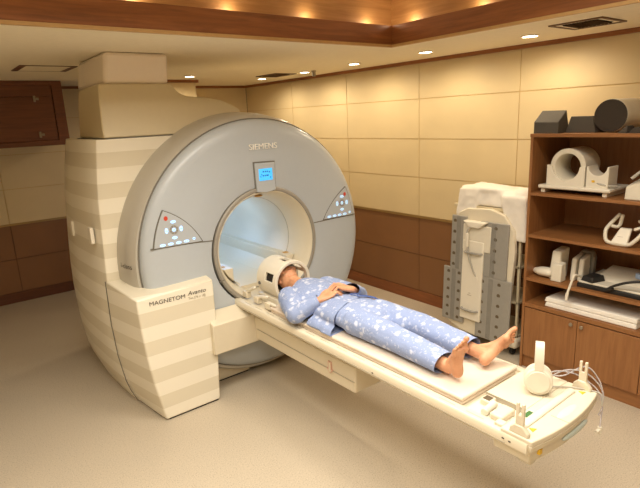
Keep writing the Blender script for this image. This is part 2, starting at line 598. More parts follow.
def vent(x0, y0, x1, y1, label, ns, ax):
    t = thing('air_vent', label, 'air vent', ((x0+x1)/2, (y0+y1)/2, CZ), 'ceiling air vents')
    bm = NB()
    f = 0.02
    for a, b in (((x0, y0), (x1, y0+f)), ((x0, y1-f), (x1, y1)), ((x0, y0+f), (x0+f, y1-f)), ((x1-f, y0+f), (x1, y1-f))):
        box(bm, (a[0], a[1], CZ-0.008), (b[0], b[1], CZ))
    obj('frame', bm, M['brownvent'], t)
    bm = NB()
    g = 0.05
    for a, b in (((x0+f, y0+f), (x1-f, y0+g)), ((x0+f, y1-g), (x1-f, y1-f)), ((x0+f, y0+g), (x0+g, y1-g)), ((x1-g, y0+g), (x1-f, y1-g))):
        box(bm, (a[0], a[1], CZ-0.004), (b[0], b[1], CZ))
    obj('border_plate', bm, M['ceil'], t)
    obj('backing', bx((x0+g, y0+g, CZ-0.0015), (x1-g, y1-g, CZ)), M['shadowgap'], t)  # black sheet stands in for the shade behind the slats
    bm = NB()
    for k in range(ns):
        yy = y0+g+0.006+(y1-y0-2*g-0.012)*(k+0.5)/ns
        hexa(bm, [(x0+g, yy-0.006, CZ-0.012), (x1-g, yy-0.006, CZ-0.012), (x1-g, yy-0.004, CZ-0.013), (x0+g, yy-0.004, CZ-0.013),
                  (x0+g, yy+0.002, CZ-0.002), (x1-g, yy+0.002, CZ-0.002), (x1-g, yy+0.004, CZ-0.003), (x0+g, yy+0.004, CZ-0.003)])
    obj('slats', bm, M['brownvent'], t)
vent(3.30, 1.50, 3.63, 1.83, 'square slatted brown air vent in the ceiling above the open shelving', 9, 0)
vent(3.33, 5.00, 3.62, 5.42, 'dark brown slatted air vent in the far ceiling beside the corner downlight', 10, 0)
t = thing('ceiling_hatch', 'square ceiling access hatch with brown end strips above the scanner, left side', 'access hatch', (0.98, 4.9, CZ))
obj('hatch_panel', bx((0.82, 4.70, CZ-0.004), (1.15, 5.10, CZ)), M['ceil'], t)
for x in (0.775, 1.15): obj('end_strip', bx((x, 4.69, CZ-0.006), (x+0.045, 5.11, CZ)), M['darkwood'], t)
for y in (4.692, 5.10): obj('edge_line', bx((0.82, y, CZ-0.005), (1.15, y+0.008, CZ)), M['groove_b'], t)
t = thing('ceiling_sensor', 'small grey cylindrical sensor hanging from the far ceiling beside a downlight', 'sensor', (3.62, 4.68, CZ))
bm = NB(); cyl(bm, (3.62, 4.68, CZ), (3.62, 4.68, CZ-0.012), 0.026); obj('mount', bm, M['metal'], t)
bm = NB(); cyl(bm, (3.62, 4.68, CZ-0.012), (3.62, 4.68, CZ-0.06), 0.019); obj('sensor_body', bm, M['ring'], t, bevel=0.003)

# dark wooden wall cabinet, top left
t = thing('wall_cabinet', 'dark wooden wall cabinet under the ceiling at the far left', 'cabinet', (0.4, 6.5, 1.86))
X1, YF, Z0 = 1.365, 6.1, 1.835
obj('carcass', bx((-0.5, YF+0.03, Z0+0.01), (X1-0.01, WY, CZ)), M['darkwood'], t, bevel=0.003)
bm = NB()
box(bm, (X1-0.10, YF, Z0), (X1, YF+0.03, CZ)); box(bm, (-0.5, YF, Z0), (X1-0.10, YF+0.03, Z0+0.05)); box(bm, (-0.5, YF, CZ-0.05), (X1-0.10, YF+0.03, CZ))
obj('face_frame', bm, M['darkwood'], t, bevel=0.003)
obj('door', bx((-0.5, YF+0.012, Z0+0.055), (X1-0.105, YF+0.029, 2.33)), M['darkwood'], t, bevel=0.003)
obj('upper_rail', bx((-0.5, YF+0.008, 2.336), (X1-0.105, YF+0.029, CZ-0.052)), M['darkwood'], t, bevel=0.003)
for z in (2.31, 1.95):
    bm = NB(); box(bm, (1.08, YF-0.004, z-0.03), (1.10, YF+0.012, z+0.03)); box(bm, (1.105, YF-0.002, z-0.012), (1.13, YF+0.012, z+0.012))
    obj('latch', bm, M['metal'], t, bevel=0.002)

# ================================================================== THE SCANNER
GX, GZ = 2.03, 1.045
DX = 2.02      # axis of the round face
mri = thing('mri_scanner', 'large cream and grey MRI scanner with round face and striped sides', 'MRI scanner', (GX, 4.1, 0))
prof = [(0.0, 1.06), (0.1, 1.10), (0.19, 1.125), (0.4, 1.155), (0.645, 1.168), (0.9, 1.166), (1.16, 1.155), (1.4, 1.147), (1.55, 1.14), (1.73, 1.122), (1.918, 1.098)]
NL, NT_, NC = 20, 10, 44
def interp(z):
    for (za, wa), (zb, wb) in zip(prof, prof[1:]):
        if z <= zb: return wa+(wb-wa)*(z-za)/(zb-za)
    return prof[-1][1]
def outer(y, k, kt):
    """left side striped flank, flat top, right side following the round face, flat foot"""
    pts = []
    for i in range(NL):
        z = 1.918*i/NL
        pts.append((GX-interp(z)-k+kt*(z/1.918)**3, y, z))
    xl = GX-interp(1.918)-k+kt
    ra = 0.93+k*0.4
    a0 = math.asin((1.918-GZ)/ra); xr = DX+ra*math.cos(a0)
    for i in range(NT_): pts.append((xl+(xr-xl)*i/NT_, y, 1.918))
    a1 = -math.asin((GZ-0.13)/ra) if ra > GZ-0.13 else -PI/2
    for i in range(NC):
        a = a0+(a1-a0)*i/NC
        pts.append((DX+ra*math.cos(a), y, GZ+ra*math.sin(a)))
    xb = DX+ra*math.cos(a1)
    pts.append((xb, y, 0.13)); pts.append((xb, y, 0.0))
    for i in range(1, 8): pts.append((xb+(GX-interp(0)-k-xb)*i/8, y, 0.0))
    return pts
def hole(y, r_):
    out_ = []
    for (x, yy, z) in outer(3.6, 0, 0):
        a = math.atan2(z-GZ, x-GX)
        out_.append((GX+r_*math.cos(a), y, GZ+r_*math.sin(a)))
    return out_
bm = NB()
secs = [hole(3.7, 0.475), hole(3.6005, 0.475), outer(3.60, -0.055, 0), outer(3.612, -0.034, 0), outer(3.64, -0.024, 0), outer(3.85, -0.004, 0), outer(4.2, 0.010, 0.012), outer(4.55, -0.005, 0.05), outer(4.8, -0.05, 0.07), outer(4.95, -0.12, 0.08), hole(4.949, 0.475), hole(4.8, 0.475)]
V = [[bm.verts.new(p) for p in q] for q in secs]
for A, Bq in zip(V, V[1:]+V[:1]):
    n_ = len(A)
    for i in range(n_):
        bm.faces.new((A[i], A[(i+1) % n_], Bq[(i+1) % n_], Bq[i]))
obj('body_cover', bm, M['stripe'], mri, bevel=0, angle=32)
# recessed handles on the left side
for yy, zz in ((3.72, 1.28), (4.25, 1.26)):
    xs = GX-1.155-0.012
    bm = NB(); hexa(bm, [(xs-0.006, yy-0.03, zz-0.06), (xs+0.02, yy-0.03, zz-0.06), (xs+0.02, yy+0.03, zz-0.06), (xs-0.006, yy+0.03, zz-0.06),
                         (xs-0.004, yy-0.03, zz+0.05), (xs+0.02, yy-0.03, zz+0.05), (xs+0.02, yy+0.03, zz+0.05), (xs-0.004, yy+0.03, zz+0.05)])
    obj('side_clip', bm, M['white'], mri, bevel=0.003)
# face
FY = 3.30
bm = NB()
fp = [(0.462, FY+0.02), (0.466, FY+0.004), (0.475, FY), (0.70, FY-0.002), (0.86, FY+0.002), (0.905, FY+0.009), (0.935, FY+0.023), (0.953, FY+0.042), (0.961, FY+0.066), (0.961, FY+0.2), (0.462, FY+0.2)]
lathe_y(bm, fp, DX, GZ, 128, closed_prof=True)
obj('front_disc', bm, M['disc'], mri, label='round pale blue-grey front panel')
bm = NB()
lathe_y(bm, [(0.961, FY+0.064), (0.9685, FY+0.066), (0.9685, FY+0.075), (0.961, FY+0.08)], DX, GZ, 128, closed_prof=True)
obj('disc_seam', bm, M['seam'], mri)
bm = NB()
lathe_y(bm, [(0.955, FY+0.075), (0.976, FY+0.074), (0.997, FY+0.11), (1.014, FY+0.17), (1.025, FY+0.24), (1.030, FY+0.31), (1.030, FY+0.34), (0.955, FY+0.34)], DX-0.008, GZ-0.012, 128, closed_prof=True)
bmesh.ops.bisect_plane(bm, geom=bm.verts[:]+bm.edges[:]+bm.faces[:], plane_co=(0, 0, 0.012), plane_no=(0, 0, 1), clear_inner=True)
obj('outer_band', bm, M['band'], mri, label='warm grey curved band round the front panel')
bm = NB()
lathe_y(bm, [(0.430, FY-0.004), (0.436, FY-0.010), (0.452, FY-0.010), (0.461, FY-0.002), (0.462, FY+0.06), (0.43, FY+0.06)], GX, GZ+0.005, 96, closed_prof=True)
obj('bore_ring', bm, M['ring'], mri, label='grey ring framing the tunnel')
bm = NB()
lp = [(0.4305, FY+0.0), (0.425, FY-0.004), (0.418, FY+0.004), (0.398, FY+0.05), (0.378, FY+0.11), (0.365, FY+0.18), (0.358, FY+0.24), (0.352, FY+0.33), (0.345, FY+0.6), (0.342, FY+1.62), (0.45, FY+1.66), (0.46, FY+1.6), (0.46, FY+0.06), (0.4305, FY+0.06)]
lathe_y(bm, lp, GX, GZ+0.005, 96, closed_prof=True)
obj('tunnel_liner', bm, M['cream'], mri)
bm = NB()
lathe_y(bm, [(0.3588, FY+0.238), (0.3555, FY+0.24), (0.3555, FY+0.244), (0.3588, FY+0.246)], GX, GZ+0.005, 96, closed_prof=True)
obj('tunnel_seam', bm, M['ink_l'], mri)
# ledges inside the tunnel that carry the table
for s in (-1, 1):
    bm = NB()
    poly = []
    zt = 0.90
    r = 0.36
    a_end = math.asin((zt-GZ-0.005)/r)
    outer = [(GX+s*r*math.cos(a), GZ+0.005+r*math.sin(a)) for a in [(-PI/2*0.62)+(a_end+PI/2*0.62)*k/8 for k in range(9)]]
    inner = [(GX+s*0.25, zt), (GX+s*0.25, 0.80), (outer[0][0], 0.80 if False else outer[0][1]+0.01)]
    poly = outer+inner
    prism(bm, poly, 1, FY+0.13, FY+1.60)
    o = obj('tunnel_ledge', bm, M['cream'], mri, bevel=0.008)
    bm = NB(); box(bm, (GX+s*0.30-0.02, FY+0.2, zt-0.001), (GX+s*0.30+0.02, FY+0.24, zt+0.004)); obj('ledge_label', bm, M['orange'], mri)
obj('tunnel_floor', bx((GX-0.25, FY+0.14, 0.70), (GX+0.25, FY+1.6, 0.735)), M['cream'], mri)
bm = NB(); ball(bm, (GX-0.02, FY+0.055, GZ+0.393), (0.035, 0.02, 0.008)); obj('laser_window', bm, M['orange'], mri)
# seams on the face
def face_line(pts, w_, y0=FY-0.0035, y1=FY+0.004, name='face_seam', mat=None):
    bm = NB()
    P = [Vector((p[0], 0, p[1])) for p in pts]
    rs = []
    for i, p in enumerate(P):
        t_ = (P[min(i+1, len(P)-1)]-P[max(i-1, 0)]).normalized()
        n_ = Vector((-t_.z, 0, t_.x))*w_/2
        a, b = p+n_, p-n_
        rs.append([(a.x, y0, a.z), (b.x, y0, b.z), (b.x, y1, b.z), (a.x, y1, a.z)])
    rings(bm, rs)
    return obj(name, bm, mat or M['seam'], mri)
face_line([(GX-0.905, 1.198), (GX-0.6, 1.188), (GX-0.45, 1.176)], 0.007, y0=FY-0.0025, y1=FY+0.012)
face_line([(GX+0.452, 1.160), (GX+0.6, 1.163), (GX+0.90, 1.165)], 0.007, y0=FY-0.0025, y1=FY+0.012)
face_line([(GX-0.44, 0.862), (GX-0.40, 0.872)], 0.006, y0=FY-0.012, y1=FY)

def control_panel(tri, side):
    # tri: apex, left corner, right corner; edges bulge outwards
    a, l, r = [Vector((p[0], p[1])) for p in tri]
    def edge(p, q, bulge, n=8):
        d = q-p
        nn = Vector((d.y, -d.x)).normalized()
        return [p+d*t_+nn*bulge*4*t_*(1-t_) for t_ in [k/n for k in range(n)]]
    if side < 0:
        pts = edge(l, a, -0.012)+edge(a, r, -0.035)+edge(r, l, 0.0)
    else:
        pts = edge(l, a, -0.025)+edge(a, r, -0.012)+edge(r, l, 0.0)
    cen = (a+l+r)/3
    def poly(s, pts=pts):
        return [(cen.x+(p.x-cen.x)*s, cen.y+(p.y-cen.y)*s) for p in pts]
    bm = NB(); prism(bm, poly(1.0), 1, FY-0.004, FY+0.03)
    fr = obj('panel_frame', bm, M['seam'], mri)
    bm = NB(); prism(bm, poly(0.955), 1, FY-0.008, FY+0.01)
    pn = obj('control_panel', bm, M['panelgrey'], mri, bevel=0.002)
    Y_ = FY-0.010
    def dot(x, z, rx, rz, m, name='button'):
        bm = NB()
        pr_ = [(x+rx*math.cos(2*PI*k/16), z+rz*math.sin(2*PI*k/16)) for k in range(16)]
        prism(bm, pr_, 1, Y_, FY-0.0075)
        return obj(name, bm, m, pn)
    return pn, dot, cen
pn, dot, c = control_panel([(GX-0.798, 1.449), (GX-0.891, 1.196), (GX-0.532, 1.188)], -1)
def buttons(pn, dot, cx, cz, k, row_x0, row_x1, row_z, red):
    dot(red[0], red[1], 0.013*k, 0.015*k, M['red'], 'red_button')
    def lit(x, z, w_=0.03, h=0.018):
        bm = NB()
        prism(bm, [(x+w_/2*math.cos(2*PI*q/14), z+h/2*math.sin(2*PI*q/14)) for q in range(14)], 1, FY-0.0095, FY-0.0075)
        b = obj('lit_button', bm, M['glow'], pn)
        bm = NB()
        for s in (-1, 1):
            prism(bm, [(x+s*w_*0.18-0.003, z-0.003), (x+s*w_*0.18+0.003, z-0.003), (x+s*w_*0.18, z+0.004)], 1, FY-0.0102, FY-0.009)
        obj('button_symbol', bm, M['ink'], b)
    d = 0.052*k
    lit(cx, cz+d, 0.036*k, 0.02*k); lit(cx, cz-d, 0.036*k, 0.02*k); lit(cx-d*0.95, cz, 0.022*k, 0.036*k); lit(cx+d*0.95, cz, 0.022*k, 0.036*k)
    bm = NB()
    for q in range(8):
        a0 = 2*PI*q/8+0.08; a1 = 2*PI*(q+1)/8-0.08
        prism(bm, [(cx+0.030*k*math.cos(a0), cz+0.030*k*math.sin(a0)), (cx+0.030*k*math.cos(a1), cz+0.030*k*math.sin(a1)),
                   (cx+0.018*k*math.cos(a1), cz+0.018*k*math.sin(a1)), (cx+0.018*k*math.cos(a0), cz+0.018*k*math.sin(a0))], 1, FY-0.0105, FY-0.0075)
    obj('jog_ring', bm, M['ring'], pn)
    lit(cx, cz, 0.024*k, 0.024*k)
    for q in range(5):
        x = row_x0+(row_x1-row_x0)*q/4
        lit(x, row_z+(0.008 if q == 4 else 0), 0.038*k if q < 4 else 0.02*k, 0.018*k)
buttons(pn, dot, GX-0.736, 1.306, 1.05, GX-0.825, GX-0.600, 1.213, (GX-0.784, 1.39))
pn, dot, c = control_panel([(GX+0.80, 1.418), (GX+0.545, 1.168), (GX+0.873, 1.166)], 1)
buttons(pn, dot, GX+0.752, 1.284, 1.05, GX+0.610, GX+0.835, 1.186, (GX+0.785, 1.355))
# display above the tunnel
dx = GX+0.012
hd = obj('display_housing', prism(NB(), [(dx-0.086, 1.69), (dx+0.086, 1.685), (dx+0.082, 1.478), (dx, 1.466), (dx-0.082, 1.478)], 1, FY-0.018, FY+0.02), M['panelgrey'], mri, bevel=0.004)
obj('housing_rim', prism(NB(), [(dx-0.095, 1.70), (dx+0.095, 1.695), (dx+0.091, 1.47), (dx-0.091, 1.47)], 1, FY-0.005, FY+0.02), M['seam'], hd)
sc_ = obj('screen', bx((dx-0.058, FY-0.0205, 1.558), (dx+0.058, FY-0.017, 1.645)), M['screen'], hd)
bm = NB()
for x, z, w_ in ((-0.02, 0.065, 0.012), (0.0, 0.065, 0.01), (0.016, 0.065, 0.008), (0.033, 0.06, 0.01), (-0.022, 0.035, 0.01), (-0.006, 0.035, 0.008), (0.014, 0.036, 0.02), (-0.045, 0.03, 0.006), (0.04, 0.02, 0.006), (-0.035, 0.045, 0.006)):
    box(bm, (dx+x-w_/2, FY-0.0215, 1.558+z-0.005), (dx+x+w_/2, FY-0.020, 1.558+z+0.005))
obj('screen_digits', bm, M['inkscreen'], sc_)
# lettering
Rx = Matrix.Rotation(PI/2, 4, 'X')
text_mesh('SIEMENS', 0.058, 0.004, Matrix.Translation((GX-0.105, FY-0.006, 1.788)) @ Rx, 'lettering', M['letter'], mri, fit=0.24)
a = math.radians(0)
q = text_mesh('I-class', 0.048, 0.0, Matrix.Identity(4), 'lettering', M['ink'], mri, fit=0.13)
bandp = [(0.976, FY+0.074), (0.997, FY+0.11), (1.014, FY+0.17), (1.025, FY+0.24), (1.030, FY+0.31)]
bm = NB(); bm.from_mesh(q.data)
bmesh.ops.subdivide_edges(bm, edges=bm.edges[:], cuts=2)
for v in bm.verts:
    p = v.co+Vector(mri.location)
    y = FY+0.232-p.x; z = 1.062+p.y
    for (ra, ya), (rb, yb) in zip(bandp, bandp[1:]):
        if y <= yb: break
    r_ = ra+(rb-ra)*(y-ya)/(yb-ya)+0.0025
    v.co = Vector((DX-0.008-math.sqrt(r_*r_-(z-GZ+0.012)**2), y, z))-Vector(mri.location)
bm.to_mesh(q.data); bm.free()
# service pod, lower left
PY = 3.20
bm = NB()
pl = [(0.0, 1.052), (0.12, 1.03), (0.3, 0.998), (0.5, 0.975), (0.7, 0.962), (0.86, 0.955), (0.895, 0.958)]
br = {0.0: 0.995, 0.12: 0.952, 0.3: 0.917, 0.5: 0.894, 0.7: 0.885, 0.86: 0.886, 0.895: 0.888}
def pod_section(y, t_):
    L = [(xf*(1-t_)+br[z]*t_, y, z+(0.055*t_ if z > 0.87 else 0)) for z, xf in pl]
    R = [(1.492+0.03*t_, y, (0.917+0.03*t_)), (1.496, y, 0.86), (1.49, y, 0.5), (1.462, y, 0.0)]
    return L+R
rings(bm, [pod_section(PY, 0), pod_section(PY+0.07, 0.2), pod_section(PY+0.19, 0.5), pod_section(PY+0.405, 1.0)])
bmesh.ops.translate(bm, verts=bm.verts[:], vec=(0, 0, 0.012))
pod = obj('service_pod', bm, M['stripe'], mri, bevel=0.010, seg=3)
obj('pod_shadow', bx((1.075, PY+0.012, 0), (1.45, PY+0.2, 0.014)), M['shadowgap'], mri)  # black strip painted in as the shade under the pod
zz = Matrix.Rotation(math.radians(-1.2), 4, 'Y')
text_mesh('MAGNETOM', 0.040, 0.0006, Matrix.Translation((1.035, PY-0.0025, 0.852)) @ zz.inverted() @ Rx, 'lettering', M['ink'], pod, fit=0.245)
text_mesh('Avanto', 0.042, 0.0006, Matrix.Translation((1.300, PY-0.0025, 0.858)) @ zz.inverted() @ Rx, 'lettering', M['ink'], pod, fit=0.135, shear=0.25)
text_mesh('Tim [76 x 18]', 0.024, 0.0006, Matrix.Translation((1.302, PY-0.0025, 0.828)) @ zz.inverted() @ Rx, 'lettering', M['ink_l'], pod, fit=0.125)
bm = NB()
for i in (0, 1):
    for j in (0, 1):
        box(bm, (0.93, PY+0.21+0.018*i, 0.72+0.02*j), (0.9345-0.002*i, PY+0.222+0.018*i, 0.732+0.02*j))
obj('vent_dots', bm, M['ink_l'], pod)
bm = NB()   # seam where the side cover meets the pod
sp = [(1.06, 0.0), (1.10, 0.1), (1.125, 0.19), (1.155, 0.4), (1.168, 0.645), (1.166, 0.9), (1.165, 0.96)]
tube(bm, [(GX-w_+0.024, 3.615, z) for w_, z in sp], 0.003, 6)
obj('cover_seam', bm, M['seam'], mri)
obj('base_plinth', bx((1.2, 3.45, 0.012), (1.86, 3.52, 0.115)), M['cream'], mri, bevel=0.004)
obj('plinth_shadow', bx((1.21, 3.457, 0), (1.85, 3.52, 0.012)), M['shadowgap'], mri)  # black strip painted in as the shadow line where the plinth meets the floor
# top cover, with the dark line below it
obj('top_seam', bx((GX-1.0, 3.606, 1.918), (GX+0.30, 4.36, 1.924)), M['seam'], mri)
bm = NB()
def cov(z_off):
    pts = [(GX-1.05, 1.924), (GX-1.045, 2.0), (GX-1.03, 2.15), (GX-1.01, 2.28), (1.53, 2.28)]
    for k in range(1, 9):
        a = PI/2*k/8
        pts.append((1.53+0.03*(k/8)+0.10*(1-math.cos(a)), 2.28-0.092*math.sin(a)))
    pts += [(1.80, 2.175), (1.90, 2.155), (1.98, 2.12), (2.04, 2.085), (2.05, 1.924)]
    return pts
base = cov(0)
r1 = [(x+0.035, 3.61 + 0.09*(z-1.924)/0.356, z) for x, z in base]
r2 = [(x+(0.075 if x < 1.2 else 0.035), 4.38, z) for x, z in base]
rings(bm, [r1, r2])
obj('top_cover', bm, M['cream2'], mri, bevel=0.012, seg=3, angle=30)
bm = NB()
hexa(bm, [(1.095, 3.72, 2.27), (1.55, 3.72, 2.27), (1.55, 4.42, 2.27), (1.095, 4.42, 2.27), (1.13, 3.735, CZ), (1.575, 3.735, CZ), (1.575, 4.40, CZ), (1.13, 4.40, CZ)])
obj('duct_box', bm, M['gloss'], mri, bevel=0.03, seg=4, label='glossy white duct box rising to the ceiling')

# ================================================================== PATIENT TABLE
TX = 1.99
tb = thing('patient_table', 'long cream patient table running out of the scanner tunnel', 'MRI table', (TX, 2.5, 0.37))
obj('support_box', hexa(NB(), [(TX-0.20, 2.06, 0.405), (TX+0.20, 2.06, 0.405), (TX+0.20, 3.28, 0.392), (TX-0.20, 3.28, 0.392),
                               (TX-0.215, 2.035, 0.592), (TX+0.215, 2.035, 0.592), (TX+0.215, 3.28, 0.592), (TX-0.215, 3.28, 0.592)]), M['cream'], tb, bevel=0.014, seg=3)
obj('support_seam', bx((TX-0.2135, 2.05, 0.487), (TX-0.209, 3.14, 0.490)), M['ink_l'], tb)
obj('cross_beam', hexa(NB(), [(1.44, 3.165, 0.375), (TX-0.15, 3.165, 0.375), (TX-0.15, 3.29, 0.375), (1.44, 3.29, 0.375),
                              (1.44, 3.155, 0.603), (TX-0.15, 3.155, 0.603), (TX-0.15, 3.29, 0.668), (1.44, 3.29, 0.668)]), M['cream'], tb, bevel=0.006)
bm = NB()   # printed arrow on the side of the support box
ax_ = TX-0.2125
prism(bm, [(2.24, 0.495), (2.27, 0.465), (2.30, 0.495), (2.285, 0.495), (2.285, 0.545), (2.255, 0.545), (2.255, 0.495)], 0, ax_-0.006, ax_+0.004)
obj('printed_arrow', bm, M['redmark'], tb)
obj('printed_arrow_center', prism(NB(), [(2.252, 0.49), (2.27, 0.473), (2.288, 0.49), (2.278, 0.49), (2.278, 0.538), (2.262, 0.538), (2.262, 0.49)], 0, ax_-0.0065, ax_), M['cream'], tb)
# tabletop tray
TE = 0.93
obj('tabletop', bx((TX-0.245, 1.25, 0.655), (TX+0.245, 3.9, 0.690)), M['cream'], tb, bevel=0.006)
def rail(s):
    bm = NB()
    pr_ = [(0.232, 0.655), (0.245, 0.640), (0.275, 0.640), (0.287, 0.655), (0.287, 0.690), (0.280, 0.700), (0.245, 0.704), (0.236, 0.700)]
    prism(bm, [(TX+s*u, z) for u, z in pr_], 1, TE+0.005, 3.62)
    o = obj('side_rail', bm, M['cream'], tb, bevel=0.003)
    for k in range(14):
        y = 1.15+k*0.15
        obj('rail_slot', bx((TX+s*0.262-0.002, y, 0.7005), (TX+s*0.262+0.002, y+0.09, 0.7025)), M['ink_l'], o)
    obj('rail_groove', bx((TX+s*0.288-0.0015, TE+0.1, 0.658), (TX+s*0.288+0.0015, 3.5, 0.662)), M['ink_l'], o)
    return o
for s in (-1, 1): rail(s)
# foot end: moulded deck, nose with curved edge and skirt
def endcurve(k=0.0, n=10):
    pts = []
    for i in range(n+1):
        u = -1+2*i/n
        pts.append((TX+u*(0.280-k), TE-0.032*(1-u*u)+k*1.0-0.012+0.0))
    return pts
deck = [(TX-0.262, 1.255), (TX-0.262, TE)]+endcurve()[1:-1]+[(TX+0.262, TE), (TX+0.262, 1.255)]
# deck with pocket: build as outer frame boxes
bm = NB()
prism(bm, [(TX-0.280, 1.06)]+endcurve()+[(TX+0.280, 1.06)], 2, 0.69, 0.716)
o = obj('foot_deck', bm, M['cream'], tb, bevel=0.006, seg=3)
bm = NB(); box(bm, (TX-0.085, 1.06, 0.69), (TX+0.280, 1.262, 0.716)); box(bm, (TX-0.262, 1.06, 0.69), (TX-0.225, 1.10, 0.716))
obj('foot_deck_panel', bm, M['cream'], tb, bevel=0.004)
obj('deck_seam', bx((TX-0.087, 1.065, 0.69), (TX-0.083, 1.262, 0.7175)), M['ink_l'], tb)
obj('pocket_floor', bx((TX-0.262, 1.06, 0.68), (TX-0.085, 1.262, 0.692)), M['offwhite'], tb)
# connector sockets in the pocket
cn = obj('connector_block', bx((TX-0.225, 1.085, 0.69), (TX-0.12, 1.15, 0.722)), M['cream'], tb, bevel=0.010, seg=3)
bm = NB(); tube(bm, [(TX-0.225, 1.175, 0.708), (TX-0.13, 1.185, 0.708)], 0.017, 14); obj('connector_handle', bm, M['white'], tb, bevel=0.003)
obj('socket_recess', bx((TX-0.155, 1.195, 0.69), (TX-0.10, 1.245, 0.7185)), M['cream'], tb, bevel=0.004)
obj('socket_opening', bx((TX-0.146, 1.203, 0.70), (TX-0.108, 1.238, 0.7195)), M['hole'], tb)
obj('circuit_window', bx((TX-0.14, 1.015, 0.71), (TX-0.085, 1.045, 0.7175)), M['green'], tb)
obj('window_frame_ring', bx((TX-0.15, 1.006, 0.70), (TX-0.075, 1.054, 0.7168)), M['offwhite'], tb)
# skirt below the nose
top = endcurve(0.004); bot = endcurve(0.05)
bm = NB()
def ringp(c, z, yb):
    return [(x, y, z) for x, y in [(c[0][0], yb)]+c+[(c[-1][0], yb)]]
rings(bm, [ringp(endcurve(0.0), 0.690, 1.10), ringp(endcurve(0.004), 0.664, 1.10), ringp(endcurve(0.012), 0.655, 1.10), ringp(endcurve(0.022), 0.60, 1.10), ringp(endcurve(0.055), 0.575, 1.08)])
sk = obj('foot_skirt', bm, M['cream'], tb, bevel=0.004, label='curved moulded nose of the table')
for xx in (TX-0.18, TX-0.06, TX+0.1):
    obj('skirt_lug', bx((xx-0.025, TE+0.03, 0.545), (xx+0.025, TE+0.09, 0.58)), M['offwhite'], tb, bevel=0.008)
bm = NB()   # handle recess in the top and front of the nose
ball(bm, (TX+0.03, TE+0.006, 0.7145), (0.085, 0.02, 0.004), 24, 8); obj('handle_recess', bm, M['blueish'], tb)
bm = NB(); ball(bm, (TX+0.04, TE-0.03, 0.638), (0.11, 0.012, 0.02), 24, 8); obj('handle_grip', bm, M['blueish'], tb)
bm = NB(); tube(bm, [(TX-0.20, 1.0, 0.720), (TX+0.205, 1.005, 0.720)], [(0.019, 0.009)]*2, 14, round_end=True); obj('padded_bar', bm, M['white'], tb)
obj('nose_seam', bx((TX-0.05, TE-0.04, 0.7155), (TX-0.047, TE+0.035, 0.7168)), M['ink_l'], tb)
for x, y in ((TX-0.20, 0.962), (TX+0.225, 0.965)):
    bm = NB(); prism(bm, [(x-0.016, y-0.01), (x+0.016, y-0.01), (x, y+0.016)], 2, 0.7155, 0.718); obj('warning_label', bm, M['yellow'], tb)
obj('yellow_label', bx((TX-0.225, TE-0.018, 0.635), (TX-0.205, TE-0.004, 0.658)), M['yellow'], tb)
def fork(s):
    x = TX+s*0.262
    bm = NB()
    prism(bm, [(0.94, 0.70), (1.03, 0.70), (1.02, 0.738), (1.0, 0.757), (0.965, 0.757), (0.94, 0.73)], 0, x-0.012, x+0.012)
    o = obj('fork_base', bm, M['cream'], tb, bevel=0.004)
    bm = NB()
    prism(bm, [(0.964, 0.75), (1.0, 0.75), (1.0, 0.852), (0.989, 0.852), (0.989, 0.80), (0.976, 0.80), (0.976, 0.852), (0.964, 0.852)], 0, x-0.006, x+0.006)
    obj('fork_prongs', bm, M['cream'], o, bevel=0.002)
for s in (-1, 1): fork(s)
for y, z in ((1.035, 0.678), (1.005, 0.676), (1.81, 0.671)):
    obj('rail_screw', bx((TX-0.289, y, z-0.003), (TX-0.2868, y+0.01, z+0.003)), M['ink'], tb)

# mattress
MZ = 0.737
t = thing('mattress', 'thin cream vinyl mattress on the table under the patient', 'mattress', (TX-0.02, 2.2, 0.69))
bm = NB(); box(bm, (TX-0.232, 1.285, 0.6905), (TX+0.205, 2.89, 0.714)); obj('lower_pad', bm, M['sheet'], t, bevel=0.009, seg=3)
bm = NB(); box(bm, (TX-0.238, 1.28, 0.714), (TX+0.211, 2.89, MZ)); obj('upper_pad', bm, M['sheet'], t, bevel=0.010, seg=3)

# ================================================================== PATIENT
pt = thing('person', 'person in blue floral pyjamas lying on the scanner table, barefoot, hands clasped', 'person', (TX-0.01, 2.2, MZ))
B = NB()
PX = TX-0.01
def tb_(pts, rr, n=14):
    tube(B, pts, rr, n, True, 0, True)
# torso and neck (feet towards the viewer, head in the coil)
tb_([(PX, 2.14, .818), (PX, 2.22, .818), (PX, 2.34, .808), (PX, 2.48, .812), (PX, 2.62, .822), (PX, 2.72, .825), (PX, 2.78, .83)],
    [(.140, .055), (.150, .058), (.145, .066), (.15, .070), (.160, .082), (.160, .078), (.10, .062)], 24)
tb_([(PX, 2.76, .84), (PX, 2.84, .845), (PX, 2.90, .85)], [(.062, .058), (.055, .056), (.055, .058)])
# head
HC = Vector((PX, 3.00, .868))
ball(B, HC, (.075, .108, .094), 24, 16)
tb_([(PX, 2.93, .845), (PX, 2.955, .875), (PX, 2.93, .905)], [(.052, .045), (.055, .04), (.042, .03)], 16)     # jaw and chin
ball(B, (PX, 2.945, .928), (.028, .02, .018), 14, 10)                                            # mouth mound
tb_([(PX, 3.01, .955), (PX, 2.985, .968), (PX, 2.975, .975)], [(.009, .01), (.011, .013), (.014, .012)], 10)   # nose
ball(B, (PX-.030, 3.005, .945), (.017, .012, .010), 12, 8); ball(B, (PX+.030, 3.005, .945), (.017, .012, .010), 12, 8)
ball(B, (PX-.045, 2.985, .93), (.028, .03, .02), 12, 8); ball(B, (PX+.045, 2.985, .93), (.028, .03, .02), 12, 8)
for s in (-1, 1):
    ball(B, (PX+s*.078, 2.985, .86), (.010, .030, .018), 12, 8)
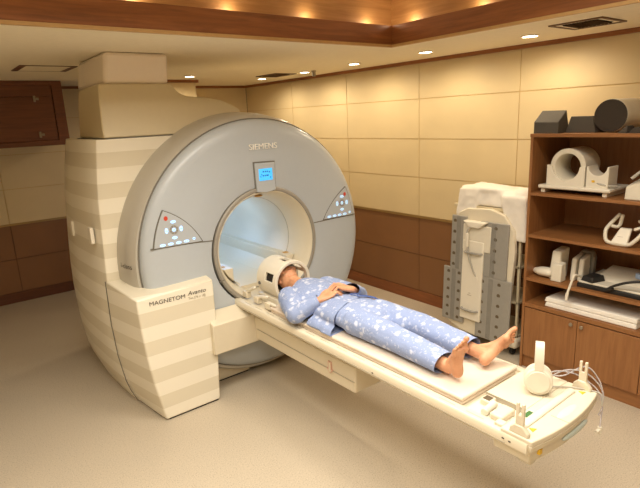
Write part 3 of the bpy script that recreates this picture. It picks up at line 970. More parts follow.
# arms
sR, eR, wR = (PX-.160, 2.735, .825), (PX-.250, 2.535, .795), (PX-.120, 2.445, .878)
sL, eL, wL = (PX+.160, 2.735, .825), (PX+.245, 2.50, .80), (PX+.100, 2.395, .905)
for s_, e_, w_ in ((sR, eR, wR), (sL, eL, wL)):
    s_, e_, w_ = Vector(s_), Vector(e_), Vector(w_)
    tb_([s_, s_.lerp(e_, .5), e_], [.052, .046, .038]); tb_([e_, e_.lerp(w_, .4), w_], [.038, .036, (.028, .022)])
# hands: palm plus five bent fingers each
def hand(w_, d, up, side, f_len=1.0, curl=0.35, lift=0.0):
    """w_: wrist, d: direction of fingers, up: back of hand, side: towards the thumb"""
    w_, d, up, side = Vector(w_), Vector(d).normalized(), Vector(up).normalized(), Vector(side).normalized()
    tb_([w_, w_+d*.03, w_+d*.075], [(.030, .022), (.042, .019), (.047, .016)], 14) if abs(d.z) < 2 else None
    for k, (o_, L) in enumerate(((.038, .080), (.013, .090), (-.012, .085), (-.036, .068))):
        b = w_+d*.075+side*o_
        p = [b-d*.02, b, b+d*L*.45*f_len+up*.008, b+d*L*.75*f_len-up*(.004+curl*.02), b+d*L*f_len*.95-up*(.014+curl*.04)]
        tb_(p, [.0100, .0096, .0092, .0088, .0078], 10)
    b = w_+d*.025+side*.028
    tb_([b-d*.01-side*.01, b+d*.025+side*.018+up*.004, b+d*.055+side*.022+up*.006, b+d*.075+side*.016+up*.002], [.015, .0135, .012, .010], 10)
hand(wR, (.92, -.16, .30), (-.28, 0, 1), (.15, 1, 0), 1.0, .8)
hand(wL, (-.88, .42, .28), (.25, 0, 1), (.42, .9, 0), 1.0, 1.0)
# legs
hR, kR, aR = (PX-.085, 2.16, .815), (PX-.10, 1.80, .812), (PX-.115, 1.44, .790)
hL, kL, aL = (PX+.085, 2.16, .815), (PX+.125, 1.82, .815), (PX+.115, 1.455, .795)
for h_, k_, a_ in ((hR, kR, aR), (hL, kL, aL)):
    h_, k_, a_ = Vector(h_), Vector(k_), Vector(a_)
    tb_([h_, h_.lerp(k_, .5), k_], [(.078,.065), (.066,.058), (.052,.048)]); tb_([k_, k_.lerp(a_, .3), k_.lerp(a_, .8), a_], [.054, .055, .036, .034])
def foot(ank, heel, toe, dors, width, bigside):
    """heel and toe: ends of the sole line; dors: from the sole to the top of the foot"""
    ank, heel, toe, dors = Vector(ank), Vector(heel), Vector(toe), Vector(dors).normalized()
    t_ = (toe-heel); L = t_.length; t_.normalize()
    dors = (dors-t_*dors.dot(t_)).normalized()
    sd = t_.cross(dors)*bigside       # towards the big toe
    P = lambda l, s, d_: heel+t_*L*l+sd*s+dors*d_
    def st(l, half, h, sk=0.0):      # stations of the foot, elliptical
        c_ = P(l, sk, h); return c_
    pts = [P(.04, 0, .030), P(.15, 0, .034), P(.32, -.004, .038), P(.5, -.003, .034), P(.66, 0, .026), P(.76, .002, .020)]
    rad = [(.024, .028), (.030, .033), (.030, .034), (.036, .028), (.043, .021), (.042, .016)]
    fr = []
    n = 16
    rs = []
    for (p, (a_, b_)) in zip(pts, rad):
        rs.append([p+sd*a_*width*math.cos(2*PI*i/n)+dors*b_*math.sin(2*PI*i/n) for i in range(n)])
    rings(B, rs)
    ball(B, P(.10, 0, .030), (.029, .029, .031), 16, 10)
    ball(B, P(.70, .026, .018), (.021, .021, .019), 12, 8)
    tb_([ank, ank.lerp(P(.18, 0, .055), .6), P(.20, 0, .040)], [.034, .032, .032])
    tb_([ank, P(.38, 0, .060), P(.62, .004, .035)], [.030, .022, .016])
    tl = [(.032, .235, .0125), (.0095, .225, .0080), (-.0085, .205, .0075), (-.0255, .180, .0072), (-.041, .150, .0070)]
    for k, (s_, ln, r_) in enumerate(tl):
        base_l = .70-.02*k
        end_l = 1.0-(.0 if k == 0 else .012+.035*k)
        tb_([P(base_l, s_*.95*width, .018), P((base_l+end_l)/2+.02, s_*width, .022), P(end_l-.04, s_*width, .014)], [r_*1.05, r_*.95, r_*1.12], 10)
foot(aR, (PX-.125, 1.362, .764), (PX-.145, 1.340, 1.0-.030), (.10, .75, .25), 1.0, -1)
foot(aL, (PX+.055, 1.352, .765), (PX+.250, 1.295, .905), (.05, .85, .15), 1.0, 1)
B2 = remesh(B, 0.0032, 2)
for v in B2.verts:
    if v.co.y < 2.89: v.co.z = max(v.co.z, MZ+.0015)
body = obj('body', B2, M['skin'], pt, angle=180)
# closed eyes, lips
bm = NB()
for s in (-1, 1):
    tube(bm, [(PX+s*.018, 3.002, .955), (PX+s*.030, 2.999, .957), (PX+s*.042, 3.004, .951)], .0015, 6)
obj('eyelashes', bm, M['eye'], pt)
bm = NB(); tube(bm, [(PX-.02, 2.95, .943), (PX, 2.944, .948), (PX+.02, 2.95, .943)], [(.003, .004), (.004, .005), (.003, .004)], 8, round_end=True)
obj('lips', bm, M['lip'], pt)
bm = NB()
ball(bm, HC+Vector((0, .018, -.006)), (.083, .106, .098), 24, 16)
bmesh.ops.bisect_plane(bm, geom=bm.verts[:]+bm.edges[:]+bm.faces[:], plane_co=(PX, 3.03, .90), plane_no=(0, -.8, .6), clear_outer=True)
obj('hair', bm, M['hair'], pt)

def rest(bm):
    for v in bm.verts: v.co.z = max(v.co.z, MZ+.001)

def wrinkle(bm, amp, freq, stretch=(1, 1, 1), seed=0.0):
    bm.normal_update()
    mv = []
    for v in bm.verts:
        p = Vector((v.co.x*stretch[0], v.co.y*stretch[1], v.co.z*stretch[2]))*freq+Vector((seed, seed*2, 0))
        n1 = noise.noise(p)
        n2 = noise.noise(p*2.3+Vector((7, 3, 1)))
        d = amp*((1-abs(n1)*2.2)*0.8+n2*0.45)
        mv.append(v.co+v.normal*d)
    for v, c_ in zip(bm.verts, mv):
        v.co = c_
# shirt
B = NB()
tube(B, [(PX, 2.20, .815), (PX, 2.36, .810), (PX, 2.48, .812), (PX, 2.62, .825), (PX, 2.72, .830), (PX, 2.78, .838), (PX, 2.815, .842)],
     [(.198, .086), (.186, .076), (.176, .078), (.184, .092), (.182, .088), (.13, .078), (.078, .066)], 28, True, 0, False)
# shirt tail spreading on the mattress on the near side
hexa(B, [(PX-.24, 2.20, MZ+.004), (PX-.10, 2.14, MZ+.004), (PX-.08, 2.42, MZ+.004), (PX-.235, 2.46, MZ+.004),
         (PX-.225, 2.21, MZ+.028), (PX-.10, 2.15, MZ+.10), (PX-.08, 2.42, MZ+.12), (PX-.22, 2.46, MZ+.035)])
hexa(B, [(PX+.09, 2.16, MZ+.004), (PX+.215, 2.20, MZ+.004), (PX+.21, 2.46, MZ+.004), (PX+.08, 2.42, MZ+.004),
         (PX+.09, 2.17, MZ+.10), (PX+.20, 2.21, MZ+.028), (PX+.195, 2.46, MZ+.035), (PX+.08, 2.42, MZ+.12)])
b2 = remesh(B, 0.0065, 4)
# cut the sleeve ends and hem open-looking by leaving them flat; add folds
wrinkle(b2, 0.0045, 9, (1.0, .7, 1.0), 2.0)
def cut(bm, co, no, near=None, rad=1e9):
    fs = [f for f in bm.faces if near is None or (f.calc_center_median()-Vector(near)).length < rad]
    es = {e for f in fs for e in f.edges}; vs = {v for f in fs for v in f.verts}
    bmesh.ops.bisect_plane(bm, geom=list(vs)+list(es)+fs, plane_co=co, plane_no=no, clear_outer=True)
rest(b2)
cut(b2, (PX, 2.245, .8), (0.12, -1, 0.1))
shirt = obj('pyjama_shirt', b2, M['cloth'], pt, angle=180)
for s_, e_, w_ in ((sR, eR, wR), (sL, eL, wL)):
    s_, e_, w_ = Vector(s_), Vector(e_), Vector(w_)
    B = NB()
    tube(B, [s_, s_.lerp(e_, .5), e_], [.076, .074, (.066, .064)], 18, True, 0, True)
    q = e_.lerp(w_, 1.06)
    tube(B, [e_, e_.lerp(w_, .45), q], [(.064, .060), (.060, .052), (.048, .037)], 18, True, 0, False)
    b2 = remesh(B, 0.0055, 4)
    wrinkle(b2, 0.0055, 11, (1, 1, 1), 3.0)
    rest(b2)
    cut(b2, e_.lerp(w_, .95), (w_-e_).normalized())
    obj('sleeve', b2, M['cloth'], shirt, angle=180)
# trousers
B = NB()
tube(B, [(PX, 2.06, .815), (PX, 2.14, .816), (PX, 2.24, .815), (PX, 2.36, .805)], [(.165, .080), (.180, .084), (.176, .082), (.16, .066)], 28, True, 0, True)
cR = Vector(aR)+Vector((0.002, -.005, .004)); cL = Vector(aL)+Vector((-.002, -.01, .004))
for h_, k_, c_ in ((hR, kR, cR), (hL, kL, cL)):
    h_, k_ = Vector(h_), Vector(k_)
    tube(B, [h_, h_.lerp(k_, .5), k_, k_.lerp(c_, .5), c_], [(.096, .084), (.088, .078), (.078, .068), (.072, .060), (.072, .052)], 20, True, 0, False)
b2 = remesh(B, 0.0065, 4)
wrinkle(b2, 0.004, 8, (1.4, .55, 1.4), 9.0)
rest(b2)
cut(b2, (PX, 1.478, .8), (0, -1, -0.12))
tr = obj('pyjama_trousers', b2, M['cloth'], pt, angle=180)
bm = NB()
tube(bm, spline([(PX+.04, 2.27, .905), (PX+.08, 2.24, .905), (PX+.13, 2.20, .888)], 5), .004, 6)
tube(bm, spline([(PX+.04, 2.27, .905), (PX+.07, 2.21, .91), (PX+.10, 2.15, .90)], 5), .004, 6)
tube(bm, spline([(PX+.04, 2.27, .905), (PX+.06, 2.30, .91), (PX+.03, 2.33, .905), (PX+.04, 2.27, .905)], 5), .003, 6)
obj('waist_tie', bm, M['tie'], pt)

# ================================================================== HEAD COIL
hc = thing('head_coil', 'cream cage-like head coil around the face of the patient', 'head coil', (PX, 3.0, 0.70))
HX, HZ = PX, 0.862
def arc(r, a0, a1, n): return [(r*math.cos(a0+(a1-a0)*k/n), r*math.sin(a0+(a1-a0)*k/n)) for k in range(n+1)]
# shell made as bars so the windows are real gaps, two of them backed by dark sheets
def shell(a0, a1, y0, y1, ro=.150, ri=.132, n=8):
    bm = NB()
    A0, A1 = math.radians(a0), math.radians(a1)
    ou = arc(ro, A0, A1, n); inn = arc(ri, A1, A0, n)
    prism(bm, [(HX+x, HZ+z) for x, z in ou+inn], 1, y0, y1)
    return bm
def join(*bms):
    out = NB()
    for b in bms:
        me = bpy.data.meshes.new('tmp'); b.to_mesh(me); b.free(); out.from_mesh(me); bpy.data.meshes.remove(me)
    return out
obj('rear_shell', shell(-60, 240, 3.06, 3.17, n=40), M['white'], hc, bevel=0.003)
obj('front_band', shell(-40, 220, 2.915, 2.955, .154, .130, n=36), M['white'], hc, bevel=0.004)
for a0_, a1_ in ((60, 78), (100, 152), (176, 240), (-60, -20), (16, 30)):
    obj('shell_bar', shell(a0_, a1_, 2.95, 3.07), M['white'], hc, bevel=0.002)
bm = NB(); lathe_y(bm, [(.130, 3.165), (.02, 3.168), (.02, 3.172), (.130, 3.172)], HX, HZ, 32, closed_prof=True)
obj('rear_plate', bm, M['offwhite'], hc)
obj('coil_base', bx((HX-.13, 2.93, 0.691), (HX+.13, 3.2, 0.75)), M['white'], hc, bevel=0.01)
bm = NB(); cyl(bm, (HX-.156, 3.13, .84), (HX-.148, 3.13, .84), .012, 16); obj('screw', bm, M['seam'], hc)
obj('inner_pad', shell(105, 150, 2.96, 3.06, .131, .126), M['dark'], hc)
obj('side_window_shadow', shell(152, 178, 2.955, 3.06, .131, .128), M['dark'], hc)  # dark sheet paints the shade seen in the side window
obj('top_window_shadow', shell(78, 100, 2.955, 3.06, .131, .128), M['dark'], hc)  # dark sheet, same painted shade for the top window

# coil plugs and levers on the table beside the head coil
def plug(x, y, z0, lean, label):
    t = thing('coil_plug', label, 'connector', (x, y, z0), 'coil plugs beside the head coil')
    bm = NB(); box(bm, (x-.02, y-.03, z0), (x+.02, y+.03, z0+.05)); obj('plug_body', bm, M['cream'], t, bevel=.006)
    bm = NB(); tube(bm, [(x, y, z0+.045), (x+lean[0], y+lean[1], z0+.045+lean[2])], .012, 10, round_end=True); obj('plug_lever', bm, M['white'], t)
    return t
plug(TX-.205, 3.10, .704, (0.0, -.13, .03), 'small white coil plug with sloping lever at the near side of the head coil')
plug(TX-.20, 3.26, .704, (0.0, -.12, .06), 'small white coil plug with raised lever behind the other one, at the tunnel mouth')
plug(TX-.215, 2.93, .704, (0.0, -.08, .0), 'small low white coil plug on the rail nearest the patient elbow')

# ================================================================== HEADPHONES
hp = thing('headphones', 'white headphones standing upright on the foot end of the table', 'headphones', (TX+.10, 1.11, .716))
hx, hy, hz = TX+.09, 1.105, .781
vd = Vector((-0.86, -0.50, 0.16)).normalized()      # axis of the ear cups, towards the viewer
sdv = Vector((0.50, -0.86, 0)).normalized()
def disc_at(c, r, d, nrm, n=28):
    bm = NB(); cyl(bm, Vector(c)-nrm*d/2, Vector(c)+nrm*d/2, r, n); return bm
for sg in (1, -1):
    c_ = Vector((hx, hy, hz))+vd*sg*.024-Vector((0,0,.004))*sg
    o = obj('ear_cup', disc_at(c_, .062, .026, vd), M['white'], hp, bevel=.008, seg=3)
    obj('ear_pad', disc_at(c_-vd*sg*.02, .056, .02, vd), M['offwhite'], hp, bevel=.006)
    obj('cup_plate', disc_at(c_+vd*sg*.016, .050, .008, vd), M['offwhite'], o, bevel=.003)
bm = NB()
upv = Vector((-vd.x*vd.z, -vd.y*vd.z, vd.x**2+vd.y**2)).normalized()
H0 = Vector((hx, hy, hz))
pts = [H0+upv*.05+vd*.036, H0+upv*.11+vd*.040, H0+upv*.160+vd*.030, H0+upv*.172, H0+upv*.160-vd*.030, H0+upv*.11-vd*.040, H0+upv*.05-vd*.036]
rs = []
for p in spline(pts, 5):
    ctr = H0+upv*.08; out = (p-ctr); out = (vd*out.dot(vd)+upv*out.dot(upv)).normalized()
    rs.append([p+sdv*.019+out*.003, p-sdv*.019+out*.003, p-sdv*.019-out*.003, p+sdv*.019-out*.003])
rings(bm, rs)
obj('headband', bm, M['white'], hp, bevel=.0015)

# clear tubes and leads
TU = [
 ([(2.14, 1.12, .73), (2.20, 1.05, .80), (2.27, .98, .79), (2.30, .915, .72), (2.285, .90, .64), (2.24, .885, .565)], 'clear tube looping down over the far table corner, ending in a plug', 'clear'),
 ([(2.13, 1.14, .735), (2.22, 1.10, .77), (2.28, 1.02, .76), (2.29, .93, .715), (2.27, .895, .66), (2.25, .90, .615)], 'clear tube curling short over the table corner, innermost of the three', 'clear'),
 ([(2.12, 1.16, .72), (2.19, 1.15, .745), (2.26, 1.08, .74), (2.31, 1.0, .80), (2.33, .94, .74), (2.31, .91, .66), (2.27, .90, .60)], 'outermost clear tube bulging past the far fork of the table', 'clear'),
 ([(2.12, 1.11, .722), (2.17, 1.06, .725), (2.21, 1.02, .723), (2.24, .97, .722), (2.27, .905, .712), (2.262, .893, .66)], 'pale grey lead lying across the deck from the headphones to the corner', 'cable'),
]
for ct, lb, mk in TU:
    bm = NB(); tube(bm, spline(ct, 8), .0035, 8)
    tag(obj('tubing' if mk == 'clear' else 'cable', bm, M[mk]), lb, 'tube' if mk == 'clear' else 'cable', 'tubes at the table end' if mk == 'clear' else None)
t = thing('tube_plug', 'small white plug hanging from the tubing below the table end', 'connector', (2.24, .885, .54))
bm = NB(); cyl(bm, (2.24, .885, .568), (2.235, .883, .535), .011, 14); obj('plug_body', bm, M['white'], t, bevel=.002)
bm = NB(); box(bm, (2.205, .876, .548), (2.232, .892, .562)); obj('plug_tab', bm, M['white'], t, bevel=.003)

# ================================================================== STORAGE CABINET
cb = thing('storage_cabinet', 'wooden storage cabinet with open shelves above and doors below', 'cabinet', (3.78, 1.2, 0))
CF, CB, CL, CR = 3.50, 4.04, 2.025, 0.10
TH = .020
obj('side_panel', bx((CF, CL-TH, 0), (CB, CL, 1.80)), M['cab'], cb, bevel=.001)
obj('side_panel', bx((CF, CR, 0), (CB, CR+TH, 1.80)), M['cab'], cb, bevel=.001)
obj('back_panel', bx((CB-.012, CR+TH, .02), (CB-.001, CL-TH, 1.78)), M['cab'], cb)
def board(z, name='shelf', th=.022, x0=None, y=(None, None)):
    obj(name, bx(((x0 or CF+.002), CR+TH, z-th), (CB-.012, CL-TH, z)), M['cab_in'], cb, bevel=.001)
obj('top_board', bx((CF-.003, CR, 1.788), (CB, CL+.003, 1.812)), M['cab_in'], cb, bevel=.001)
board(1.392); board(1.078); board(.742); board(.541, 'counter_board', .03)
obj('plinth', bx((CF+.02, CR+TH, 0), (CF+.035, CL-TH, .10)), M['cab_in'], cb)
obj('base_shelf', bx((CF+.02, CR+TH, .10), (CB-.012, CL-TH, .118)), M['cab_in'], cb)
ys = [CL-TH-.003, 1.597, 1.172, .747, .322]
for k, (a, b) in enumerate(zip(ys, ys[1:])):
    d = obj('door', bx((CF-.0, b+.003, .105), (CF+.018, a-.001, .503)), M['cab'], cb, bevel=.0015)
    kn = ys[1]+.04 if k == 0 else (ys[1]-.035 if k == 1 else (ys[3]+.04 if k == 2 else ys[3]-.035))
    bm = NB(); cyl(bm, (CF-.001, kn, .470), (CF-.010, kn, .470), .006, 12); cyl(bm, (CF-.010, kn, .470), (CF-.020, kn, .470), .013, 18)
    obj('knob', bm, M['metal'], d, bevel=.002)

# --- on top
def foam(pts8, label, mat, name='foam_wedge'):
    bm = hexa(NB(), pts8)
    return tag(obj(name, bm, mat, bevel=.004), label, 'foam wedge', 'foam positioning wedges')
Z = 1.812
foam([(3.515, 1.835, Z), (3.70, 1.85, Z), (3.70, 2.03, Z), (3.52, 2.018, Z), (3.52, 1.84, Z+.076), (3.65, 1.852, Z+.154), (3.65, 2.032, Z+.156), (3.525, 2.02, Z+.080)],
     'grey foam block with slanted top at the left end of the cabinet top', M['foam'])
foam([(3.60, 1.626, Z), (3.72, 1.60, Z), (3.72, 1.78, Z), (3.60, 1.83, Z), (3.61, 1.654, Z+.108), (3.68, 1.64, Z+.108), (3.68, 1.77, Z+.108), (3.61, 1.80, Z+.110)],
     'grey foam wedge leaning between the foam block and the round roll', M['foam'])
t = thing('foam_roll', 'large round foam roll with dark end face and beige side, on the cabinet top', 'foam roll', (3.62, 1.52, Z))
rc = Vector((3.585, 1.53, Z+.108))
ad = Vector((1.0, -.02, 0)).normalized()
bm = NB(); cyl(bm, rc, rc+ad*.30, .105, 48); obj('roll_cover', bm, M['offwhite'], t, bevel=.004)
bm = NB(); cyl(bm, rc-ad*.006, rc+ad*.002, .103, 48); obj('roll_end', bm, M['foam_d'], t, bevel=.002)
foam([(3.51, 1.395, Z), (3.60, 1.37, Z), (3.62, 1.43, Z), (3.53, 1.46, Z), (3.53, 1.40, Z+.045), (3.58, 1.385, Z+.045), (3.59, 1.395, Z+.045), (3.54, 1.41, Z+.045)],
     'small dark foam wedge in front of the round roll', M['foam_d'])
foam([(3.50, 1.22, Z), (3.66, 1.22, Z), (3.66, 1.385, Z), (3.51, 1.385, Z), (3.50, 1.22, Z+.07), (3.66, 1.22, Z+.07), (3.65, 1.37, Z+.03), (3.53, 1.37, Z+.03)],
     'dark foam wedge at the right frame edge beside the round roll', M['foam_d'])
# --- knee coil on the second shelf
Z = 1.3925
kc = thing('knee_coil', 'white cylindrical knee coil on a flat base, on the upper shelf', 'coil', (3.7, 1.72, Z))
def ybx(y0, y1, x0, x1, z0, z1): return bx((x0, y0, z0), (x1, y1, z1))
obj('base_plate', ybx(1.475, 1.975, 3.54, 3.84, Z+.03, Z+.058), M['white'], kc, bevel=.010, seg=3)
for yy in (1.50, 1.93):
    obj('foot', ybx(yy, yy+.03, 3.56, 3.84, Z, Z+.032), M['white'], kc, bevel=.003)
def lathe_x(bm, prof, cy, cz, n, a0=0, a1=2*PI):
    full = abs(a1-a0-2*PI) < 1e-6; cnt = n if full else n+1
    V = [[bm.verts.new((x, cy+r*math.cos(a0+(a1-a0)*i/n), cz+r*math.sin(a0+(a1-a0)*i/n))) for i in range(cnt)] for r, x in prof]
    for A, Bv in list(zip(V, V[1:]))+[(V[-1], V[0])]:
        for i in range(n):
            j = (i+1) % cnt
            bm.faces.new((A[i], A[j], Bv[j], Bv[i]))
    if not full: bm.faces.new([v[0] for v in V]); bm.faces.new([v[-1] for v in V][::-1])
    return bm
ky, kz = 1.785, Z+.19
obj('coil_tube', lathe_x(NB(), [(.092, 3.58), (.120, 3.58), (.125, 3.585), (.125, 3.795), (.12, 3.80), (.092, 3.80), (.088, 3.795), (.088, 3.585)], ky, kz, 48), M['offwhite'], kc)
def cradle(x0, x1, y0, y1, z0, z1, r, cz_, name='cradle'):
    bm = NB(); cy_ = (y0+y1)/2
    pts = [(y0, z0), (y1, z0), (y1, z1)]+[(cy_+r*math.cos(a), cz_+r*math.sin(a)) for a in [0-PI*k/16 for k in range(17)] if cz_+r*math.sin(a) <= z1+1e-6]+[(y0, z1)]
    prism(bm, pts, 0, x0, x1)
    return obj(name, bm, M['white'], kc, bevel=.003)
cradle(3.562, 3.60, 1.655, 1.925, Z+.055, Z+.20, .096, kz)
cradle(3.562, 3.70, 1.50, 1.645, Z+.055, Z+.20, .060, Z+.155+.045, 'side_cradle')
bm = NB(); tube(bm, spline([(3.58, 1.60, Z+.10), (3.565, 1.55, Z+.085), (3.575, 1.50, Z+.075), (3.62, 1.46, Z+.07)], 6), .008, 10); obj('lead', bm, M['cable'], kc)
obj('lead_tag', bx((3.556, 1.585, Z+.095), (3.572, 1.605, Z+.108)), M['yellow'], kc, bevel=.002)
t = thing('coil_box', 'white box with sloping top on the upper shelf at the right frame edge', 'box', (3.62, 1.3, Z))
obj('box_body', hexa(NB(), [(3.54, 1.20, Z), (3.74, 1.20, Z), (3.74, 1.385, Z), (3.54, 1.385, Z), (3.55, 1.20, Z+.15), (3.74, 1.20, Z+.16), (3.74, 1.33, Z+.15), (3.55, 1.385, Z+.085)]), M['offwhite'], t, bevel=.006)
bm = NB(); tube(bm, spline([(3.56, 1.36, Z+.17 if False else Z+.135), (3.60, 1.30, Z+.19), (3.66, 1.24, Z+.17)], 5), .010, 10); obj('lead', bm, M['cable'], t)
# --- neck coil, third shelf
Z = 1.0785
t = thing('neck_coil', 'white claw-shaped neck coil alone on the middle shelf', 'coil', (3.6, 1.4, Z))
obj('front_plate', hexa(NB(), [(3.545, 1.345, Z+.015), (3.575, 1.345, Z+.015), (3.575, 1.45, Z+.015), (3.545, 1.45, Z+.015), (3.60, 1.345, Z+.115), (3.625, 1.345, Z+.115), (3.625, 1.415, Z+.115), (3.60, 1.415, Z+.115)]), M['white'], t, bevel=.006)
bm = NB()
tube(bm, spline([(3.66, 1.45, Z+.19), (3.62, 1.485, Z+.13), (3.58, 1.495, Z+.09), (3.56, 1.48, Z+.03), (3.56, 1.44, Z+.014), (3.56, 1.36, Z+.014), (3.56, 1.32, Z+.03), (3.58, 1.27, Z+.10), (3.62, 1.27, Z+.14), (3.66, 1.32, Z+.16)], 6), [(.013, .012)]*55, 12, round_end=True)
obj('frame_loop', bm, M['offwhite'], t)
bm = NB()
tube(bm, spline([(3.62, 1.49, Z+.12), (3.64, 1.44, Z+.115), (3.65, 1.425, Z+.19)], 6), [(.014-.0005*k, .012) for k in range(13)], 10, round_end=True)
obj('prong', bm, M['offwhite'], t)
bm = NB(); tube(bm, spline([(3.625, 1.33, Z+.11), (3.64, 1.29, Z+.13), (3.65, 1.25, Z+.18)], 6), [(.014, .012)]*13, 10, round_end=True)
obj('prong', bm, M['offwhite'], t)
obj('plate_mark', hexa(NB(), [(3.569, 1.38, Z+.058), (3.573, 1.38, Z+.058), (3.573, 1.415, Z+.058), (3.569, 1.415, Z+.058), (3.571, 1.38, Z+.063), (3.575, 1.38, Z+.063), (3.575, 1.415, Z+.063), (3.571, 1.415, Z+.063)]), M['ink_l'], t)
# --- fourth shelf: coils
Z = .7425
t = thing('breast_coil', 'upright white block-shaped coil on the lower shelf, with a low nose at its left', 'coil', (3.66, 1.85, Z))
obj('tall_block', hexa(NB(), [(3.58, 1.80, Z), (3.72, 1.80, Z), (3.72, 1.875, Z), (3.58, 1.875, Z), (3.60, 1.80, Z+.215), (3.72, 1.79, Z+.235), (3.72, 1.86, Z+.235), (3.60, 1.865, Z+.215)]), M['offwhite'], t, bevel=.012, seg=3)
obj('front_block', hexa(NB(), [(3.545, 1.76, Z), (3.62, 1.76, Z), (3.62, 1.84, Z), (3.545, 1.84, Z), (3.555, 1.765, Z+.13), (3.62, 1.765, Z+.14), (3.62, 1.835, Z+.14), (3.555, 1.835, Z+.13)]), M['offwhite'], t, bevel=.006)
bm = NB(); tube(bm, [(3.62, 1.99, Z+.035), (3.60, 1.94, Z+.042), (3.60, 1.87, Z+.045)], [(.03, .022), (.05, .034), (.05, .036)], 16, round_end=True); obj('nose', bm, M['white'], t)
t = thing('shoulder_coil', 'grey-white ribbed coil block behind the upright block coil', 'coil', (3.7, 1.7, Z))
for k in range(2):
    obj('rib_plate', hexa(NB(), [(3.64+.02*k, 1.71-.045*k, Z), (3.78, 1.71-.045*k, Z), (3.78, 1.745-.045*k, Z), (3.64+.02*k, 1.745-.045*k, Z), (3.66+.02*k, 1.71-.045*k, Z+.165), (3.78, 1.71-.045*k, Z+.19), (3.78, 1.745-.045*k, Z+.19), (3.66+.02*k, 1.745-.045*k, Z+.165)]), M['offwhite'], t, bevel=.008)
t = thing('ring_coil', 'grey rounded coil with a round socket leaning behind the ribbed coil', 'coil', (3.75, 1.62, Z))
bm = NB(); prism(bm, [(1.66, Z), (1.76, Z), (1.77, Z+.17), (1.74, Z+.205), (1.67, Z+.20), (1.65, Z+.15)], 0, 3.80, 3.86); obj('coil_plate', bm, M['greycoil'], t, bevel=.012, seg=3)
obj('socket', lathe_x(NB(), [(.012, 3.795), (.026, 3.795), (.026, 3.81), (.012, 3.81)], 1.70, Z+.085, 20), M['offwhite'], t)
fc = thing('flat_coil', 'flat cream coil board with black edge on the lower shelf', 'coil', (3.68, 1.4, Z))
obj('board', bx((3.56, 1.16, Z+.03), (3.94, 1.64, Z+.045)), M['offwhite'], fc, bevel=.004)
obj('black_edge', bx((3.548, 1.16, Z), (3.93, 1.645, Z+.03)), M['black'], fc, bevel=.004)
obj('raised_pad', hexa(NB(), [(3.66, 1.20, Z+.045), (3.93, 1.20, Z+.045), (3.93, 1.60, Z+.045), (3.66, 1.60, Z+.045), (3.70, 1.24, Z+.075), (3.91, 1.24, Z+.10), (3.91, 1.56, Z+.10), (3.70, 1.56, Z+.075)]), M['offwhite'], fc, bevel=.004)
obj('black_cover', hexa(NB(), [(3.55, 1.54, Z+.045), (3.66, 1.50, Z+.045), (3.68, 1.60, Z+.045), (3.57, 1.63, Z+.045), (3.56, 1.545, Z+.08), (3.65, 1.51, Z+.09), (3.67, 1.59, Z+.09), (3.575, 1.62, Z+.08)]), M['black'], fc, bevel=.004)
bm = NB(); tube(bm, [(3.70, 1.30, Z+.10), (3.70, 1.30, Z+.135)], .028, 20); obj('round_knob', bm, plain('pale_blue_plastic', (150, 170, 200), .4), fc, bevel=.004)
bm = NB(); tube(bm, spline([(3.546, 1.44, Z+.025), (3.535, 1.40, Z+.06), (3.53, 1.33, Z+.10), (3.54, 1.25, Z+.125), (3.56, 1.15, Z+.13)], 7), .009, 10)
tube(bm, [(3.545, 1.455, Z+.015), (3.538, 1.40, Z+.045)], .014, 10)
tag(obj('cable', bm, M['black']), 'thick black cable arching over the front edge of the flat coil board', 'cable')
bm = NB(); tube(bm, spline([(3.60, 1.64, Z+.062), (3.53, 1.655, Z+.085), (3.515, 1.665, Z+.04), (3.492, 1.675, Z-.03), (3.485, 1.68, Z-.08)], 6), .0085, 10)
tube(bm, [(3.488, 1.678, Z-.045), (3.484, 1.681, Z-.095)], [(.014, .011)]*2, 10)
tag(obj('cable', bm, M['white']), 'short white cable hanging over the shelf edge above the stacked pads', 'cable')
t = thing('plate_stand', 'upright white plate standing on the flat coil at the right frame edge', 'plate', (3.76, 1.2, Z+.1))
obj('plate', bx((3.76, 1.13, Z+.101), (3.775, 1.25, Z+.27)), M['offwhite'], t, bevel=.003)
bm = NB(); cyl(bm, (3.758, 1.22, Z+.22), (3.761, 1.22, Z+.22), .008, 12); obj('plate_hole', bm, M['hole'], t)
# --- bottom open shelf: stacked pads
Z = .5415
for k, (lb, y1, x0) in enumerate((('lower of the two long white padded boards stacked on the cabinet counter', 1.865, 3.53), ('upper of the two long white padded boards stacked on the cabinet counter', 1.87, 3.535))):
    z0 = Z+k*.036
    o = obj('padded_board', hexa(NB(), [(x0, 1.23, z0), (x0+.34, 1.20, z0), (x0+.36, y1-.02, z0), (x0, y1, z0), (x0+.004, 1.235, z0+.034), (x0+.34, 1.205, z0+.034), (x0+.355, y1-.03, z0+.034), (x0+.004, y1-.01, z0+.034)]), M['fleece'], bevel=.007, seg=3)
    tag(o, lb, 'pad', 'padded boards on the counter')

